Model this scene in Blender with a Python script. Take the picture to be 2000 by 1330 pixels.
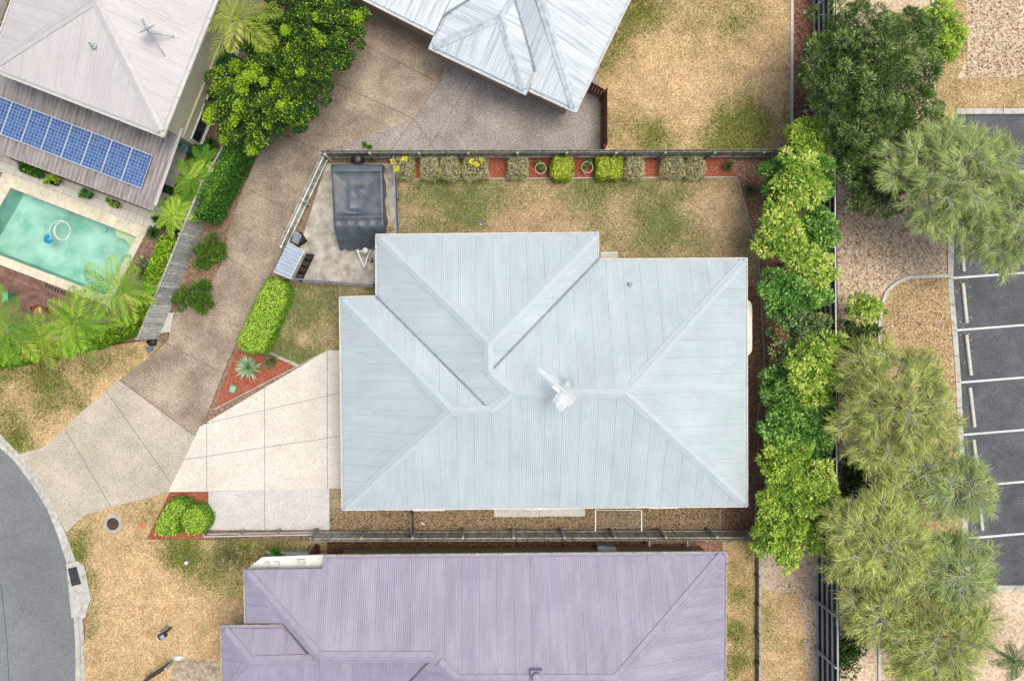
import bpy, bmesh, math, random
import numpy as np
from mathutils import Vector, Matrix
from mathutils.geometry import tessellate_polygon

# ------------------------------------------------------------------ camera, sky, sun, exposure
for o in list(bpy.data.objects): bpy.data.objects.remove(o)
scene = bpy.context.scene
COL = scene.collection
CAM_H, PXM, NX, NY = 36.0, 40.0, 945.0, 630.0     # drone height, ground pixels per metre, nadir pixel
cam_d = bpy.data.cameras.new('camera'); cam = bpy.data.objects.new('camera', cam_d); COL.objects.link(cam)
cam_d.sensor_width = 36; cam_d.sensor_fit = 'HORIZONTAL'
cam_d.lens = 36 * (CAM_H * PXM) / 2000.0
cam_d.shift_x = (1000 - NX) / 2000.0
cam_d.shift_y = -(665 - NY) / 2000.0
cam_d.clip_end = 2000
cam.location = (0, 0, CAM_H)
scene.camera = cam

SUN_EL, SUN_AZ = math.radians(75), math.radians(75)   # azimuth clockwise from +Y
world = bpy.data.worlds.new('World'); scene.world = world; world.use_nodes = True
wn = world.node_tree.nodes; wl = world.node_tree.links
sky = wn.new('ShaderNodeTexSky'); sky.sky_type = 'NISHITA'; sky.sun_disc = False
sky.sun_elevation = SUN_EL; sky.sun_rotation = SUN_AZ
sky.air_density = 1.0; sky.dust_density = 8.0; sky.ozone_density = 0.6
wl.new(sky.outputs[0], wn['Background'].inputs[0]); wn['Background'].inputs[1].default_value = 0.15
sun_d = bpy.data.lights.new('sun', 'SUN'); sun = bpy.data.objects.new('sun', sun_d); COL.objects.link(sun)
sun_d.energy = 0.95; sun_d.angle = math.radians(26); sun_d.color = (1.0, 0.93, 0.83)
sdir = Vector((math.sin(SUN_AZ) * math.cos(SUN_EL), math.cos(SUN_AZ) * math.cos(SUN_EL), math.sin(SUN_EL)))
sun.rotation_euler = sdir.to_track_quat('Z', 'Y').to_euler()
scene.view_settings.view_transform = 'Standard'; scene.view_settings.look = 'None'
scene.view_settings.gamma = 1; scene.view_settings.use_curve_mapping = False
scene.view_settings.exposure = 0.34
KX = (1.55, 1.41, 1.38)                                            # display value of an open white card

# ------------------------------------------------------------------ helpers
R = random.Random(7)
def P(px, py, z=0.0):
    k = (CAM_H - z) / (CAM_H * PXM)
    return Vector(((px - NX) * k, (NY - py) * k, z))
def lin(c):
    c = c / 255.0
    return c / 12.92 if c <= 0.04045 else ((c + 0.055) / 1.055) ** 2.4
def C(r, g, b): return (lin(r) / KX[0], lin(g) / KX[1], lin(b) / KX[2], 1.0)

WL = {}
def wloc(o): return WL.get(o.name, Vector((0, 0, 0)))
def tag(o, label=None, cat=None, group=None, kind=None):
    if label: o['label'] = label
    if cat: o['category'] = cat
    if group: o['group'] = group
    if kind: o['kind'] = kind
    return o
def empty(name, loc):
    o = bpy.data.objects.new(name, None); COL.objects.link(o); o.location = loc
    o.empty_display_size = 0.2; WL[o.name] = Vector(loc); return o
def place(me, name, loc, parent=None, rotz=0.0):
    o = bpy.data.objects.new(name, me); COL.objects.link(o)
    loc = Vector(loc); WL[o.name] = loc.copy()
    if parent is not None:
        o.parent = parent; o.location = loc - wloc(parent)
    else: o.location = loc
    o.rotation_euler = (0, 0, rotz)
    return o
def obj(name, V, F, mat, parent=None, smooth=False, cols=None, uvs=None, attr=None):
    V = np.asarray([tuple(v) for v in V] if not isinstance(V, np.ndarray) else V, dtype=np.float64)
    mn, mx = V.min(0), V.max(0)
    loc = Vector(((mn[0] + mx[0]) / 2, (mn[1] + mx[1]) / 2, mn[2]))
    V = V - np.array(loc)
    me = bpy.data.meshes.new(name)
    if isinstance(F, np.ndarray):
        me.from_pydata(V, [], F)
    else:
        me.from_pydata(V.tolist(), [], F)
    if isinstance(mat, (list, tuple)):
        for m in mat: me.materials.append(m)
    elif mat: me.materials.append(mat)
    if cols is not None:
        a = me.color_attributes.new('Col', 'FLOAT_COLOR', 'POINT')
        a.data.foreach_set('color', np.asarray(cols, dtype=np.float32).ravel())
    if attr is not None:
        for k, v in attr.items():
            a = me.attributes.new(k, 'FLOAT', 'POINT'); a.data.foreach_set('value', np.asarray(v, dtype=np.float32))
    if uvs is not None:
        l = me.uv_layers.new(name='UVMap')
        idx = np.empty(len(me.loops), dtype=np.int32); me.loops.foreach_get('vertex_index', idx)
        l.data.foreach_set('uv', np.asarray(uvs, dtype=np.float32)[idx].ravel())
    if smooth: me.polygons.foreach_set('use_smooth', [True] * len(me.polygons))
    me.update()
    return place(me, name, loc, parent)

class MB:
    """collects simple solids into one mesh"""
    def __init__(s): s.V = []; s.F = []
    def add(s, V, F):
        n = len(s.V); s.V += [tuple(v) for v in V]; s.F += [tuple(i + n for i in f) for f in F]; return s
    def prism(s, poly, z0, z1):
        n = len(poly)
        if area2(poly) < 0: poly = poly[::-1]
        V = [(p[0], p[1], z0) for p in poly] + [(p[0], p[1], z1) for p in poly]
        F = [tuple(range(n - 1, -1, -1)), tuple(range(n, 2 * n))] + [(i, (i + 1) % n, n + (i + 1) % n, n + i) for i in range(n)]
        return s.add(V, F)
    def box(s, c, size, rz=0.0, tilt=0.0):
        hx, hy, hz = size[0] / 2, size[1] / 2, size[2] / 2
        M = Matrix.Translation(c) @ Matrix.Rotation(rz, 4, 'Z') @ Matrix.Rotation(tilt, 4, 'Y')
        V = [M @ Vector((x * hx, y * hy, z * hz)) for z in (-1, 1) for x, y in ((-1, -1), (1, -1), (1, 1), (-1, 1))]
        return s.add(V, [(3, 2, 1, 0), (4, 5, 6, 7), (0, 1, 5, 4), (1, 2, 6, 5), (2, 3, 7, 6), (3, 0, 4, 7)])
    def tube(s, pts, rad, n=6, cap=True):
        pts = [Vector(p) for p in pts]
        if not isinstance(rad, (list, tuple)): rad = [rad] * len(pts)
        V = []; F = []
        for i, p in enumerate(pts):
            d = (pts[min(i + 1, len(pts) - 1)] - pts[max(i - 1, 0)]).normalized()
            a = d.cross(Vector((0, 0, 1)) if abs(d.z) < 0.9 else Vector((1, 0, 0))).normalized(); b = d.cross(a)
            for j in range(n):
                t = 2 * math.pi * j / n
                V.append(p + (a * math.cos(t) + b * math.sin(t)) * rad[i])
        for i in range(len(pts) - 1):
            for j in range(n):
                k = (j + 1) % n
                F.append((i * n + j, i * n + k, (i + 1) * n + k, (i + 1) * n + j))
        if cap:
            F.append(tuple(range(n - 1, -1, -1))); m = (len(pts) - 1) * n; F.append(tuple(range(m, m + n)))
        return s.add(V, F)
    def lathe(s, c, prof, n=20):
        c = Vector(c); V = []; F = []
        for r, z in prof:
            for j in range(n):
                t = 2 * math.pi * j / n; V.append((c.x + r * math.cos(t), c.y + r * math.sin(t), c.z + z))
        for i in range(len(prof) - 1):
            for j in range(n):
                k = (j + 1) % n; F.append((i * n + j, i * n + k, (i + 1) * n + k, (i + 1) * n + j))
        F.append(tuple(range(n - 1, -1, -1))); m = (len(prof) - 1) * n; F.append(tuple(range(m, m + n)))
        return s.add(V, F)
    def build(s, name, mat, parent=None, smooth=False): return obj(name, s.V, s.F, mat, parent, smooth)

def area2(p): return sum(p[i][0] * p[(i + 1) % len(p)][1] - p[(i + 1) % len(p)][0] * p[i][1] for i in range(len(p))) / 2
def pp(pts, z=0.0): return [P(x, y, z) for x, y in pts]
def clip(poly, a, b, off, side):
    """keep the part of poly on one side of line a-b shifted by off"""
    d = Vector((b[0] - a[0], b[1] - a[1])).normalized(); n = Vector((-d.y, d.x)) * side
    f = lambda p: (p[0] - a[0]) * n.x + (p[1] - a[1]) * n.y - off
    out = []
    for i in range(len(poly)):
        p, q = poly[i], poly[(i + 1) % len(poly)]; fp, fq = f(p), f(q)
        if fp >= 0: out.append(p)
        if (fp >= 0) != (fq >= 0):
            t = fp / (fp - fq); out.append(Vector((p[0] + (q[0] - p[0]) * t, p[1] + (q[1] - p[1]) * t, p[2] if len(p) > 2 else 0)))
    return out
def inset(poly, d):
    if area2(poly) < 0: poly = poly[::-1]
    n = len(poly); out = []
    for i in range(n):
        a, b, c = (Vector(poly[i - 1][:2]), Vector(poly[i][:2]), Vector(poly[(i + 1) % n][:2]))
        e1 = (b - a).normalized(); e2 = (c - b).normalized()
        n1 = Vector((-e1.y, e1.x)); n2 = Vector((-e2.y, e2.x)); m = (n1 + n2)
        if m.length < 1e-4: m = n1
        m = m.normalized(); s = d / max(0.35, m.dot(n1)); out.append(b + m * s)
    return out
def inpoly(x, y, poly):
    ins = np.zeros(len(x), bool); n = len(poly)
    for i in range(n):
        x0, y0 = poly[i][0], poly[i][1]; x1, y1 = poly[i - 1][0], poly[i - 1][1]
        c = ((y0 > y) != (y1 > y)) & (x < (x1 - x0) * (y - y0) / ((y1 - y0) if abs(y1 - y0) > 1e-9 else 1e-9) + x0)
        ins ^= c
    return ins
def scatter(poly, dens, rng):
    xs = [p[0] for p in poly]; ys = [p[1] for p in poly]
    x0, x1, y0, y1 = min(xs), max(xs), min(ys), max(ys)
    n = int((x1 - x0) * (y1 - y0) * dens)
    x = rng.uniform(x0, x1, n); y = rng.uniform(y0, y1, n); m = inpoly(x, y, poly)
    return x[m], y[m]
def vnoise(x, y, seed=0):
    def h(i, j): return np.modf(np.abs(np.sin(i * 127.1 + j * 311.7 + seed * 74.7) * 43758.5453))[0]
    i = np.floor(x); j = np.floor(y); u = x - i; v = y - j
    u = u * u * (3 - 2 * u); v = v * v * (3 - 2 * v)
    return (h(i, j) * (1 - u) + h(i + 1, j) * u) * (1 - v) + (h(i, j + 1) * (1 - u) + h(i + 1, j + 1) * u) * v
def fbm(x, y, seed=0): return 0.5 * vnoise(x, y, seed) + 0.3 * vnoise(x * 2.1, y * 2.1, seed + 1) + 0.2 * vnoise(x * 4.3, y * 4.3, seed + 2)

# ------------------------------------------------------------------ materials
def MAT(name, cols, sc=6.0, big=0.12, bigsc=0.35, fine=0.0, fsc=35.0, rough=0.85, bump=0.0, bsc=None, spec=0.25, metal=0.0,
        stretch=None, uv=False, rnd=0.0, lap=0.0, mid=0.0, midsc=1.6, spk=None, attr=None, lo=0.32, hi=0.68, trans=0.0):
    m = bpy.data.materials.new(name); m.use_nodes = True
    nt = m.node_tree; N = nt.nodes; L = nt.links; bs = N['Principled BSDF']
    bs.inputs['Roughness'].default_value = rough; bs.inputs['Specular IOR Level'].default_value = spec; bs.inputs['Metallic'].default_value = metal
    if uv:
        vec = N.new('ShaderNodeUVMap').outputs[0]
    else:
        vec = N.new('ShaderNodeNewGeometry').outputs['Position']
    base = vec
    if stretch:
        mp = N.new('ShaderNodeMapping'); mp.inputs['Scale'].default_value = stretch; L.new(vec, mp.inputs[0]); vec = mp.outputs[0]
    def noise(scale, det=4, v=None):
        n = N.new('ShaderNodeTexNoise'); n.inputs['Scale'].default_value = scale; n.inputs['Detail'].default_value = det
        n.inputs['Roughness'].default_value = 0.6; L.new(v or vec, n.inputs['Vector']); return n.outputs['Fac']
    def rng_(src, a, b, lo_=0.3, hi_=0.7):
        r = N.new('ShaderNodeMapRange'); r.inputs[1].default_value = lo_; r.inputs[2].default_value = hi_
        r.inputs[3].default_value = a; r.inputs[4].default_value = b; L.new(src, r.inputs[0]); return r.outputs[0]
    def ramp(src, cs, lo_, hi_):
        r = N.new('ShaderNodeValToRGB'); el = r.color_ramp.elements
        while len(el) < len(cs): el.new(0.5)
        for i, c in enumerate(cs):
            el[i].position = lo_ + (hi_ - lo_) * (i / max(1, len(cs) - 1)); el[i].color = C(*c)
        L.new(src, r.inputs[0]); return r.outputs[0]
    def scale(col, fac):
        v = N.new('ShaderNodeVectorMath'); v.operation = 'SCALE'; L.new(col, v.inputs[0]); L.new(fac, v.inputs['Scale']); return v.outputs[0]
    if attr == 'Col':
        a = N.new('ShaderNodeAttribute'); a.attribute_name = 'Col'; col = a.outputs['Color']
    elif attr == 'green':
        a = N.new('ShaderNodeAttribute'); a.attribute_name = 'green'
        n0 = noise(sc, 5); c1 = ramp(n0, cols[0], lo, hi); c2 = ramp(n0, cols[1], lo, hi)
        nf = noise(9.0, 5); ad = N.new('ShaderNodeMath'); ad.operation = 'ADD'
        L.new(a.outputs['Fac'], ad.inputs[0]); L.new(rng_(nf, -0.35, 0.35), ad.inputs[1]); ad.use_clamp = True
        mx = N.new('ShaderNodeMix'); mx.data_type = 'RGBA'; L.new(ad.outputs[0], mx.inputs['Factor']); L.new(c1, mx.inputs['A']); L.new(c2, mx.inputs['B'])
        col = mx.outputs['Result']
    else:
        col = ramp(noise(sc, 5), cols, lo, hi) if len(cols) > 1 else ramp(noise(sc), cols * 2, lo, hi)
    if big: col = scale(col, rng_(noise(bigsc, 4, base), 1 - big, 1 + big))
    if mid: col = scale(col, rng_(noise(midsc, 6, base), 1 - mid, 1 + mid, .35, .65))
    if spk:                                        # sparse small spots (droppings, grit, screws)
        vo = N.new('ShaderNodeTexVoronoi'); vo.inputs['Scale'].default_value = spk[0]; L.new(base, vo.inputs['Vector']); lt = N.new('ShaderNodeMath'); lt.operation = 'LESS_THAN'; lt.inputs[1].default_value = spk[1]; L.new(vo.outputs['Distance'], lt.inputs[0])
        col = scale(col, rng_(lt.outputs[0], 1.0, spk[2], 0, 1))
    if fine: col = scale(col, rng_(noise(fsc, 3), 1 - fine, 1 + fine))
    if rnd:
        oi = N.new('ShaderNodeObjectInfo'); col = scale(col, rng_(oi.outputs['Random'], 1 - rnd, 1 + rnd, 0, 1))
    if lap:                                        # shade at the sheet laps, painted as a darker line in the colour
        sx = N.new('ShaderNodeSeparateXYZ'); L.new(base, sx.inputs[0]); dv = N.new('ShaderNodeMath'); dv.operation = 'DIVIDE'; dv.inputs[1].default_value = 0.762; L.new(sx.outputs[0], dv.inputs[0])
        fr_ = N.new('ShaderNodeMath'); fr_.operation = 'FRACT'; L.new(dv.outputs[0], fr_.inputs[0]); gt = N.new('ShaderNodeMath'); gt.operation = 'GREATER_THAN'; gt.inputs[1].default_value = 0.955; L.new(fr_.outputs[0], gt.inputs[0])
        col = scale(col, rng_(gt.outputs[0], 1.0, 1.0 - lap, 0, 1))
    L.new(col, bs.inputs['Base Color'])
    if bump:
        b = N.new('ShaderNodeBump'); b.inputs['Strength'].default_value = min(1, bump); b.inputs['Distance'].default_value = 0.03
        L.new(noise(bsc or sc, 5), b.inputs['Height']); L.new(b.outputs[0], bs.inputs['Normal'])
    if trans:
        tr = N.new('ShaderNodeBsdfTranslucent'); L.new(col, tr.inputs[0]); mx = N.new('ShaderNodeMixShader'); mx.inputs[0].default_value = trans
        L.new(bs.outputs[0], mx.inputs[1]); L.new(tr.outputs[0], mx.inputs[2]); L.new(mx.outputs[0], N['Material Output'].inputs[0])
    return m

LEAF = MAT('leaf', [], attr='Col', big=0.0, rough=0.55, spec=0.3, trans=0.3)
BLADE = MAT('grass_blade', [], attr='Col', big=0.0, rough=0.8, spec=0.1, trans=0.2)
BARK = MAT('bark', [(120, 108, 98), (160, 150, 140)], sc=14, bump=0.4)
PALEBARK = MAT('pale_bark', [(165, 158, 150), (205, 200, 192)], sc=14, bump=0.3)
TWIG = MAT('twig', [(150, 130, 118), (205, 190, 178)], sc=8)
SOIL = MAT('soil', [(112, 88, 72), (150, 122, 102), (178, 152, 132)], sc=7, fine=0.25, bump=0.6)
PAINT_WHITE = MAT('white_paint', [(232, 228, 222), (246, 244, 240)], sc=3, fine=0.04, rough=0.6)
STEEL_PALE = MAT('pale_steel', [(176, 184, 192), (198, 204, 210)], sc=4, rough=0.45, spec=0.5)
STEEL_DARK = MAT('dark_steel', [(66, 70, 78), (88, 92, 100)], sc=4, rough=0.45, spec=0.5)
GUTTER = MAT('gutter_paint', [(212, 204, 194), (234, 228, 220)], sc=5, fine=0.06, rough=0.55)
GUTTER_G = MAT('gutter_aged', [(150, 138, 126), (205, 196, 186)], sc=7, fine=0.15, rough=0.6)
DIRT = MAT('gutter_dirt', [(78, 66, 56), (140, 120, 100)], sc=9, fine=0.3)
SOFFIT = MAT('soffit', [(205, 200, 194), (215, 210, 204)], sc=3)
BRICK = MAT('brick_wall', [(176, 150, 130), (196, 172, 152)], sc=9, fine=0.15)
GLASS = MAT('window_glass', [(38, 46, 54), (52, 60, 68)], sc=1, rough=0.08, spec=0.6)
CONC = MAT('concrete', [(176, 168, 158), (206, 198, 188)], sc=5, fine=0.12, fsc=30, bump=0.2)
CONC_L = MAT('pale_concrete', [(206, 198, 188), (232, 226, 216)], sc=5, fine=0.10, fsc=30, bump=0.2)
BLACKP = MAT('black_plastic', [(24, 24, 28), (40, 40, 46)], sc=3, rough=0.4, spec=0.5)
TIMBER = MAT('weathered_timber', [(134, 128, 116), (180, 174, 162), (208, 202, 188)], sc=6, stretch=(1, 1, 0.25), rnd=0.16, bump=0.3)
TIMBER_W = MAT('bleached_timber', [(186, 180, 166), (228, 224, 214), (244, 242, 234)], sc=7, stretch=(1, 1, 0.3), rnd=0.3, bump=0.3)
TIMBER_B = MAT('brown_timber', [(104, 62, 46), (138, 84, 62)], sc=6, rnd=0.12, bump=0.2)
TIMBER_D = MAT('dark_timber', [(52, 46, 46), (78, 70, 68)], sc=6, rnd=0.2)
# ------------------------------------------------------------------ ground with openings for road, car park and pool
kerb_road = [(-60, 850), (-25, 856), (0, 877), (27, 902), (62, 950), (90, 995), (112, 1050), (130, 1107), (139, 1162), (145, 1262), (146, 1420), (146, 1700)]
kerb_back = [(-60, 822), (-25, 828), (0, 845), (37, 884), (77, 937), (102, 980), (130, 1042), (150, 1095), (160, 1162), (166, 1262), (166, 1420), (166, 1700)]
road_px = kerb_back + [(-1500, 1700), (-1500, 822)]
park_in = [(1862, 448), (1861, 560), (1869, 650), (1876, 745), (1881, 860), (1887, 980), (1891, 1070), (1895, 1143), (2600, 1137)]
park_back = [(1849, 440), (1850, 560), (1858, 650), (1865, 745), (1870, 860), (1876, 980), (1880, 1070), (1884, 1155), (2600, 1149)]
park_px = [(2600, 212), (1866, 214), (1850, 330)] + park_back
pool_px = [(22, 366), (269, 462), (208, 578), (-45, 482)]
ROADZ = -0.10
def sheet(name, poly, holes, z, mat, parent=None):
    loops = [[Vector((p[0], p[1], 0)) for p in poly]] + [[Vector((p[0], p[1], 0)) for p in h] for h in holes]
    tris = tessellate_polygon(loops); V = [v for l in loops for v in l]
    F = []
    for t in tris:
        a, b, c = (V[i] for i in t)
        F.append(tuple(t) if (b - a).cross(c - a).z > 0 else tuple(t[::-1]))
    return obj(name, [(v.x, v.y, z) for v in V], F, mat, parent)
big = [Vector((-400, -400, 0)), Vector((400, -400, 0)), Vector((400, 400, 0)), Vector((-400, 400, 0))]
tag(sheet('ground', big, [pp(road_px), pp(park_px), pp(pool_px)], 0.0, SOIL), kind='structure')

ASPH = MAT('asphalt', [(118, 120, 122), (132, 134, 136), (144, 145, 147)], sc=16, big=0.14, bigsc=0.22, mid=.07, midsc=.9, spk=(.8, .045, 1.7), fine=0.12, fsc=30, bump=0.25, bsc=40)
ASPH_D = MAT('dark_asphalt', [(82, 84, 88), (96, 98, 102), (124, 125, 128)], sc=18, big=0.22, bigsc=0.4, mid=.16, midsc=1.3, spk=(1.6, .05, 1.9), fine=0.2, fsc=30, bump=0.35, bsc=40)
rd = tag(sheet('road', pp(road_px + [], 0), [], ROADZ, ASPH), kind='structure')
ts_ = pp([(2, 1140), (8, 1200), (14, 1260), (18, 1340)], ROADZ + .005)
obj('tar_seam', [v for p in ts_ for v in (p - Vector((.02, 0, 0)), p + Vector((.02, 0, 0)))], [(2 * i, 2 * i + 1, 2 * i + 3, 2 * i + 2) for i in range(3)], MAT('tar', [(84, 92, 92), (104, 112, 112)]), rd)
cp = tag(sheet('car_park', pp(park_px, 0), [], ROADZ, ASPH_D), kind='structure')

def sample(line, t):
    """point at fraction t along a pixel polyline"""
    seg = [math.hypot(line[i + 1][0] - line[i][0], line[i + 1][1] - line[i][1]) for i in range(len(line) - 1)]
    d = t * sum(seg)
    for i, s in enumerate(seg):
        if d <= s or i == len(seg) - 1:
            f = d / s; return (line[i][0] + (line[i + 1][0] - line[i][0]) * f, line[i][1] + (line[i + 1][1] - line[i][1]) * f)
        d -= s
def kerb(name, front, back, prof, mat, n, gap, lab, cuts=None):
    """kerb stones: prof = [(fraction front->back, z)]"""
    root = empty(name, P(*back[0])); tag(root, kind='structure')
    cuts = cuts or [i / n for i in range(n + 1)]
    for i in range(len(cuts) - 1):
        V = []; F = []; m = 7; q = len(prof)
        for j in range(m):
            t = cuts[i] + (cuts[i + 1] - cuts[i]) * (j / (m - 1)); t += gap if j == 0 else (-gap if j == m - 1 else 0)
            a, b = P(*sample(front, t)), P(*sample(back, t))
            for f, z in prof: V.append((a.x + (b.x - a.x) * f, a.y + (b.y - a.y) * f, z))
        for j in range(m - 1):
            for k in range(q - 1): F.append((j * q + k, (j + 1) * q + k, (j + 1) * q + k + 1, j * q + k + 1))
        F += [tuple(range(q)), tuple(range((m - 1) * q + q - 1, (m - 1) * q - 1, -1))]
        obj('kerb_stone', V, F, mat, root)
    return root
KERB = MAT('kerb_concrete', [(176, 168, 158), (204, 198, 188), (216, 210, 202)], sc=4, fine=0.12, fsc=24, bump=0.2, rnd=0.05)
kerb('street_kerb', kerb_road, kerb_back, [(0, ROADZ - .05), (0, ROADZ + .012), (0.45, ROADZ + .03), (0.62, 0.05), (1, 0.068), (1, -0.1)], KERB, 12, 0.0005, '', cuts=[0, .09, .152, .215, .278, .335, .40, .47, .56, .65, .76, .88, 1.0])
kerb('car_park_kerb', park_in[:-1], park_back[:-1], [(0, ROADZ - .05), (0, 0.05), (0.1, 0.07), (1, 0.078), (1, -0.1)], KERB, 14, 0.0008, '')
kerb('car_park_kerb', [(2600, 1137), (1900, 1143)], [(2600, 1149), (1884, 1156)], [(0, ROADZ - .05), (0, 0.05), (0.1, 0.07), (1, 0.078), (1, -0.1)], KERB, 8, 0.0008, '')
kerb('car_park_kerb', [(1866, 224), (2600, 222)], [(1866, 213), (2600, 211)], [(0, ROADZ - .05), (0, 0.05), (0.1, 0.07), (1, 0.078), (1, -0.1)], KERB, 8, 0.0008, '')
# drain pit bay in the kerb, with its grate
drain = empty('storm_drain', P(150, 1125)); tag(drain, 'black storm drain grate set in the concrete kerb bay', 'drain')
MB().prism(pp([(131, 1100), (152, 1094), (167, 1104), (179, 1170), (173, 1184), (168, 1205), (141, 1205)]), ROADZ - .02, 0.082).build('surround', KERB, drain)
g = MB()
gc = pp([(134.5, 1110), (150, 1106), (159, 1139), (142, 1143)], 0.05)
for i in range(9):
    t = i / 8; a = gc[0].lerp(gc[3], t); b = gc[1].lerp(gc[2], t)
    g.box(((a + b) / 2).to_tuple()[:2] + (0.108,), ((b - a).length, 0.028, 0.03), math.atan2((b - a).y, (b - a).x))
for i in range(5):
    t = i / 4; a = gc[0].lerp(gc[1], t); b = gc[3].lerp(gc[2], t)
    g.box(((a + b) / 2).to_tuple()[:2] + (0.106,), ((b - a).length, 0.022, 0.03), math.atan2((b - a).y, (b - a).x))
MB().prism(gc, 0.083, 0.087).build('pit', BLACKP, drain)  # flat black plate painting the dark of an open pit below the grate
g.build('grate', STEEL_DARK, drain)
# painted bay lines and wheel stops
LINEP = MAT('line_paint', [(215, 215, 214), (238, 238, 236)], sc=6, fine=0.12, fsc=20, rough=0.7)
for (x0, y0, x1, y1) in [(1862, 445, 2150, 421), (1863, 543, 2150, 522), (1869, 645, 2150, 623), (1876, 747, 2150, 725), (1882, 849, 2150, 827), (1888, 950, 2150, 928), (1892, 1051, 2150, 1029), (1862, 345, 2150, 325)]:
    a, b = P(x0, y0, ROADZ), P(x1, y1, ROADZ); d = (b - a).normalized(); n = Vector((-d.y, d.x, 0)) * .05
    obj('bay_line', [a - n + Vector((0, 0, .005)), b - n + Vector((0, 0, .005)), b + n + Vector((0, 0, .005)), a + n + Vector((0, 0, .005))], [(0, 1, 2, 3)], LINEP, cp)
stops = [((1879, 462), (1884, 530), 'under the sheoak at the top of the car park'), ((1882, 553), (1890, 631), 'in the bay beside the curved white edging'), ((1889, 654), (1898, 733), 'third from the top of the row, clear of the trees'),
         ((1896, 757), (1905, 834), 'right beside the widest olive sheoak'), ((1903, 859), (1911, 921), 'with its lower end under drooping sheoak twigs'), ((1913, 960), (1920, 1036), 'lowest of the row, half hidden by sheoak needles')]
for a, b, lab in stops:
    a, b = P(*a, 0.02), P(*b, 0.02); d = (b - a); m = (a + b) / 2; rz = math.atan2(d.y, d.x)
    ws = MB(); w = .085; Lh = d.length / 2
    prof = [(-w, -.1), (-w, -.02), (-w * .65, .02), (w * .65, .02), (w, -.02), (w, -.1)]
    V = []; c, s = math.cos(rz), math.sin(rz)
    for e in (-Lh, Lh):
        for y, z in prof: V.append((m.x + e * c - y * s, m.y + e * s + y * c, z))
    F = [(i, (i + 1) % 6, 6 + (i + 1) % 6, 6 + i) for i in range(6)] + [tuple(range(6)), tuple(range(11, 5, -1))]
    ws.add(V, F); o = ws.build('wheel_stop', CONC_L); tag(o, 'concrete wheel stop ' + lab, 'wheel stop', 'wheel stops in the car park')

# ------------------------------------------------------------------ flat ground patches
ZC = [0.006]
def nz(): ZC[0] += 0.002; return ZC[0]
def patch(name, px, mat, z=None): return tag(sheet(name, pp(px), [], z or nz(), mat), kind='structure')
MULCH_RED = MAT('red_mulch', [(128, 66, 48), (174, 96, 72), (200, 128, 102)], sc=11, fine=0.25, fsc=30, bump=0.7, bsc=20)
MULCH = MAT('brown_mulch', [(110, 76, 60), (160, 118, 96), (190, 150, 126)], sc=9, big=0.18, fine=0.3, fsc=24, bump=0.7, bsc=18)
LITTER = MAT('leaf_litter', [(178, 146, 116), (226, 198, 168), (244, 226, 204)], sc=8, big=0.15, fine=0.2, fsc=24, bump=0.35, bsc=18)
GRAVEL = MAT('pebble_gravel', [(128, 104, 84), (176, 152, 126), (208, 184, 156)], sc=14, fine=0.25, fsc=30, bump=0.7, bsc=22)
GRAVEL_D = MAT('shaded_pebbles', [(84, 62, 46), (122, 94, 70), (150, 118, 90)], sc=14, fine=0.3, fsc=30, bump=0.7, bsc=22)  # dark brown, with the shade between fence and roof put into the colour
CLAY = MAT('pale_clay', [(206, 182, 160), (228, 206, 188)], sc=5, fine=0.15)
patch('garden_bed', [(1482, 300), (1585, 300), (1590, 1060), (1470, 1060), (1478, 830), (1492, 720), (1485, 620), (1480, 510), (1437, 347), (1425, 300)], MULCH)
patch('side_yard', [(1400, 480), (1482, 480), (1486, 620), (1492, 720), (1478, 830), (1474, 1034), (1340, 1034), (1340, 900)], MULCH)
patch('mulch_bed', [(757, 300), (1428, 300), (1437, 346), (778, 350), (757, 352)], MULCH_RED)
patch('mulch_bed', [(418, 798), (462, 684), (525, 688), (582, 713)], MULCH_RED)
patch('mulch_bed', [(330, 960), (407, 960), (408, 1052), (285, 1052)], MULCH_RED)
patch('gravel_path', [(645, 950), (664, 950), (700, 940), (1415, 940), (1405, 1034), (645, 1040)], GRAVEL)
patch('gravel_strip', [(615, 1042), (1290, 1040), (1290, 1100), (615, 1110)], GRAVEL_D)
patch('gravel_strip', [(1240, 1040), (1420, 1040), (1420, 1100), (1240, 1100)], MULCH)
patch('leaf_litter_ground', [(1600, 100), (1850, 60), (1850, 1700), (1600, 1700)], LITTER)
patch('leaf_litter_ground', [(1590, -250), (2400, -250), (2400, 213), (1866, 213), (1850, 330), (1600, 330)], LITTER)
patch('leaf_litter_ground', [(1850, 1156), (2400, 1150), (2400, 1700), (1800, 1700)], LITTER)
patch('mulch_strip', [(1480, 1055), (1600, 1055), (1606, 1700), (1480, 1700)], LITTER)
patch('mulch_strip', [(1546, -250), (1600, -250), (1590, 300), (1546, 300)], MULCH)
patch('garden_bed', [(330, 220), (480, 240), (440, 420), (300, 670), (215, 640), (290, 440), (350, 300)], SOIL)
patch('garden_bed', [(-300, 560), (150, 600), (300, 600), (290, 665), (-300, 730)], SOIL)
patch('garden_bed', [(390, -150), (705, -150), (690, 80), (500, 310), (400, 330), (350, 250)], SOIL)
patch('clay_patch', [(1484, 1090), (1512, 1075), (1520, 1130), (1500, 1165), (1486, 1150)], CLAY)
patch('concrete_patch', [(322, 612), (350, 610), (338, 648), (314, 650)], CONC_L)

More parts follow.
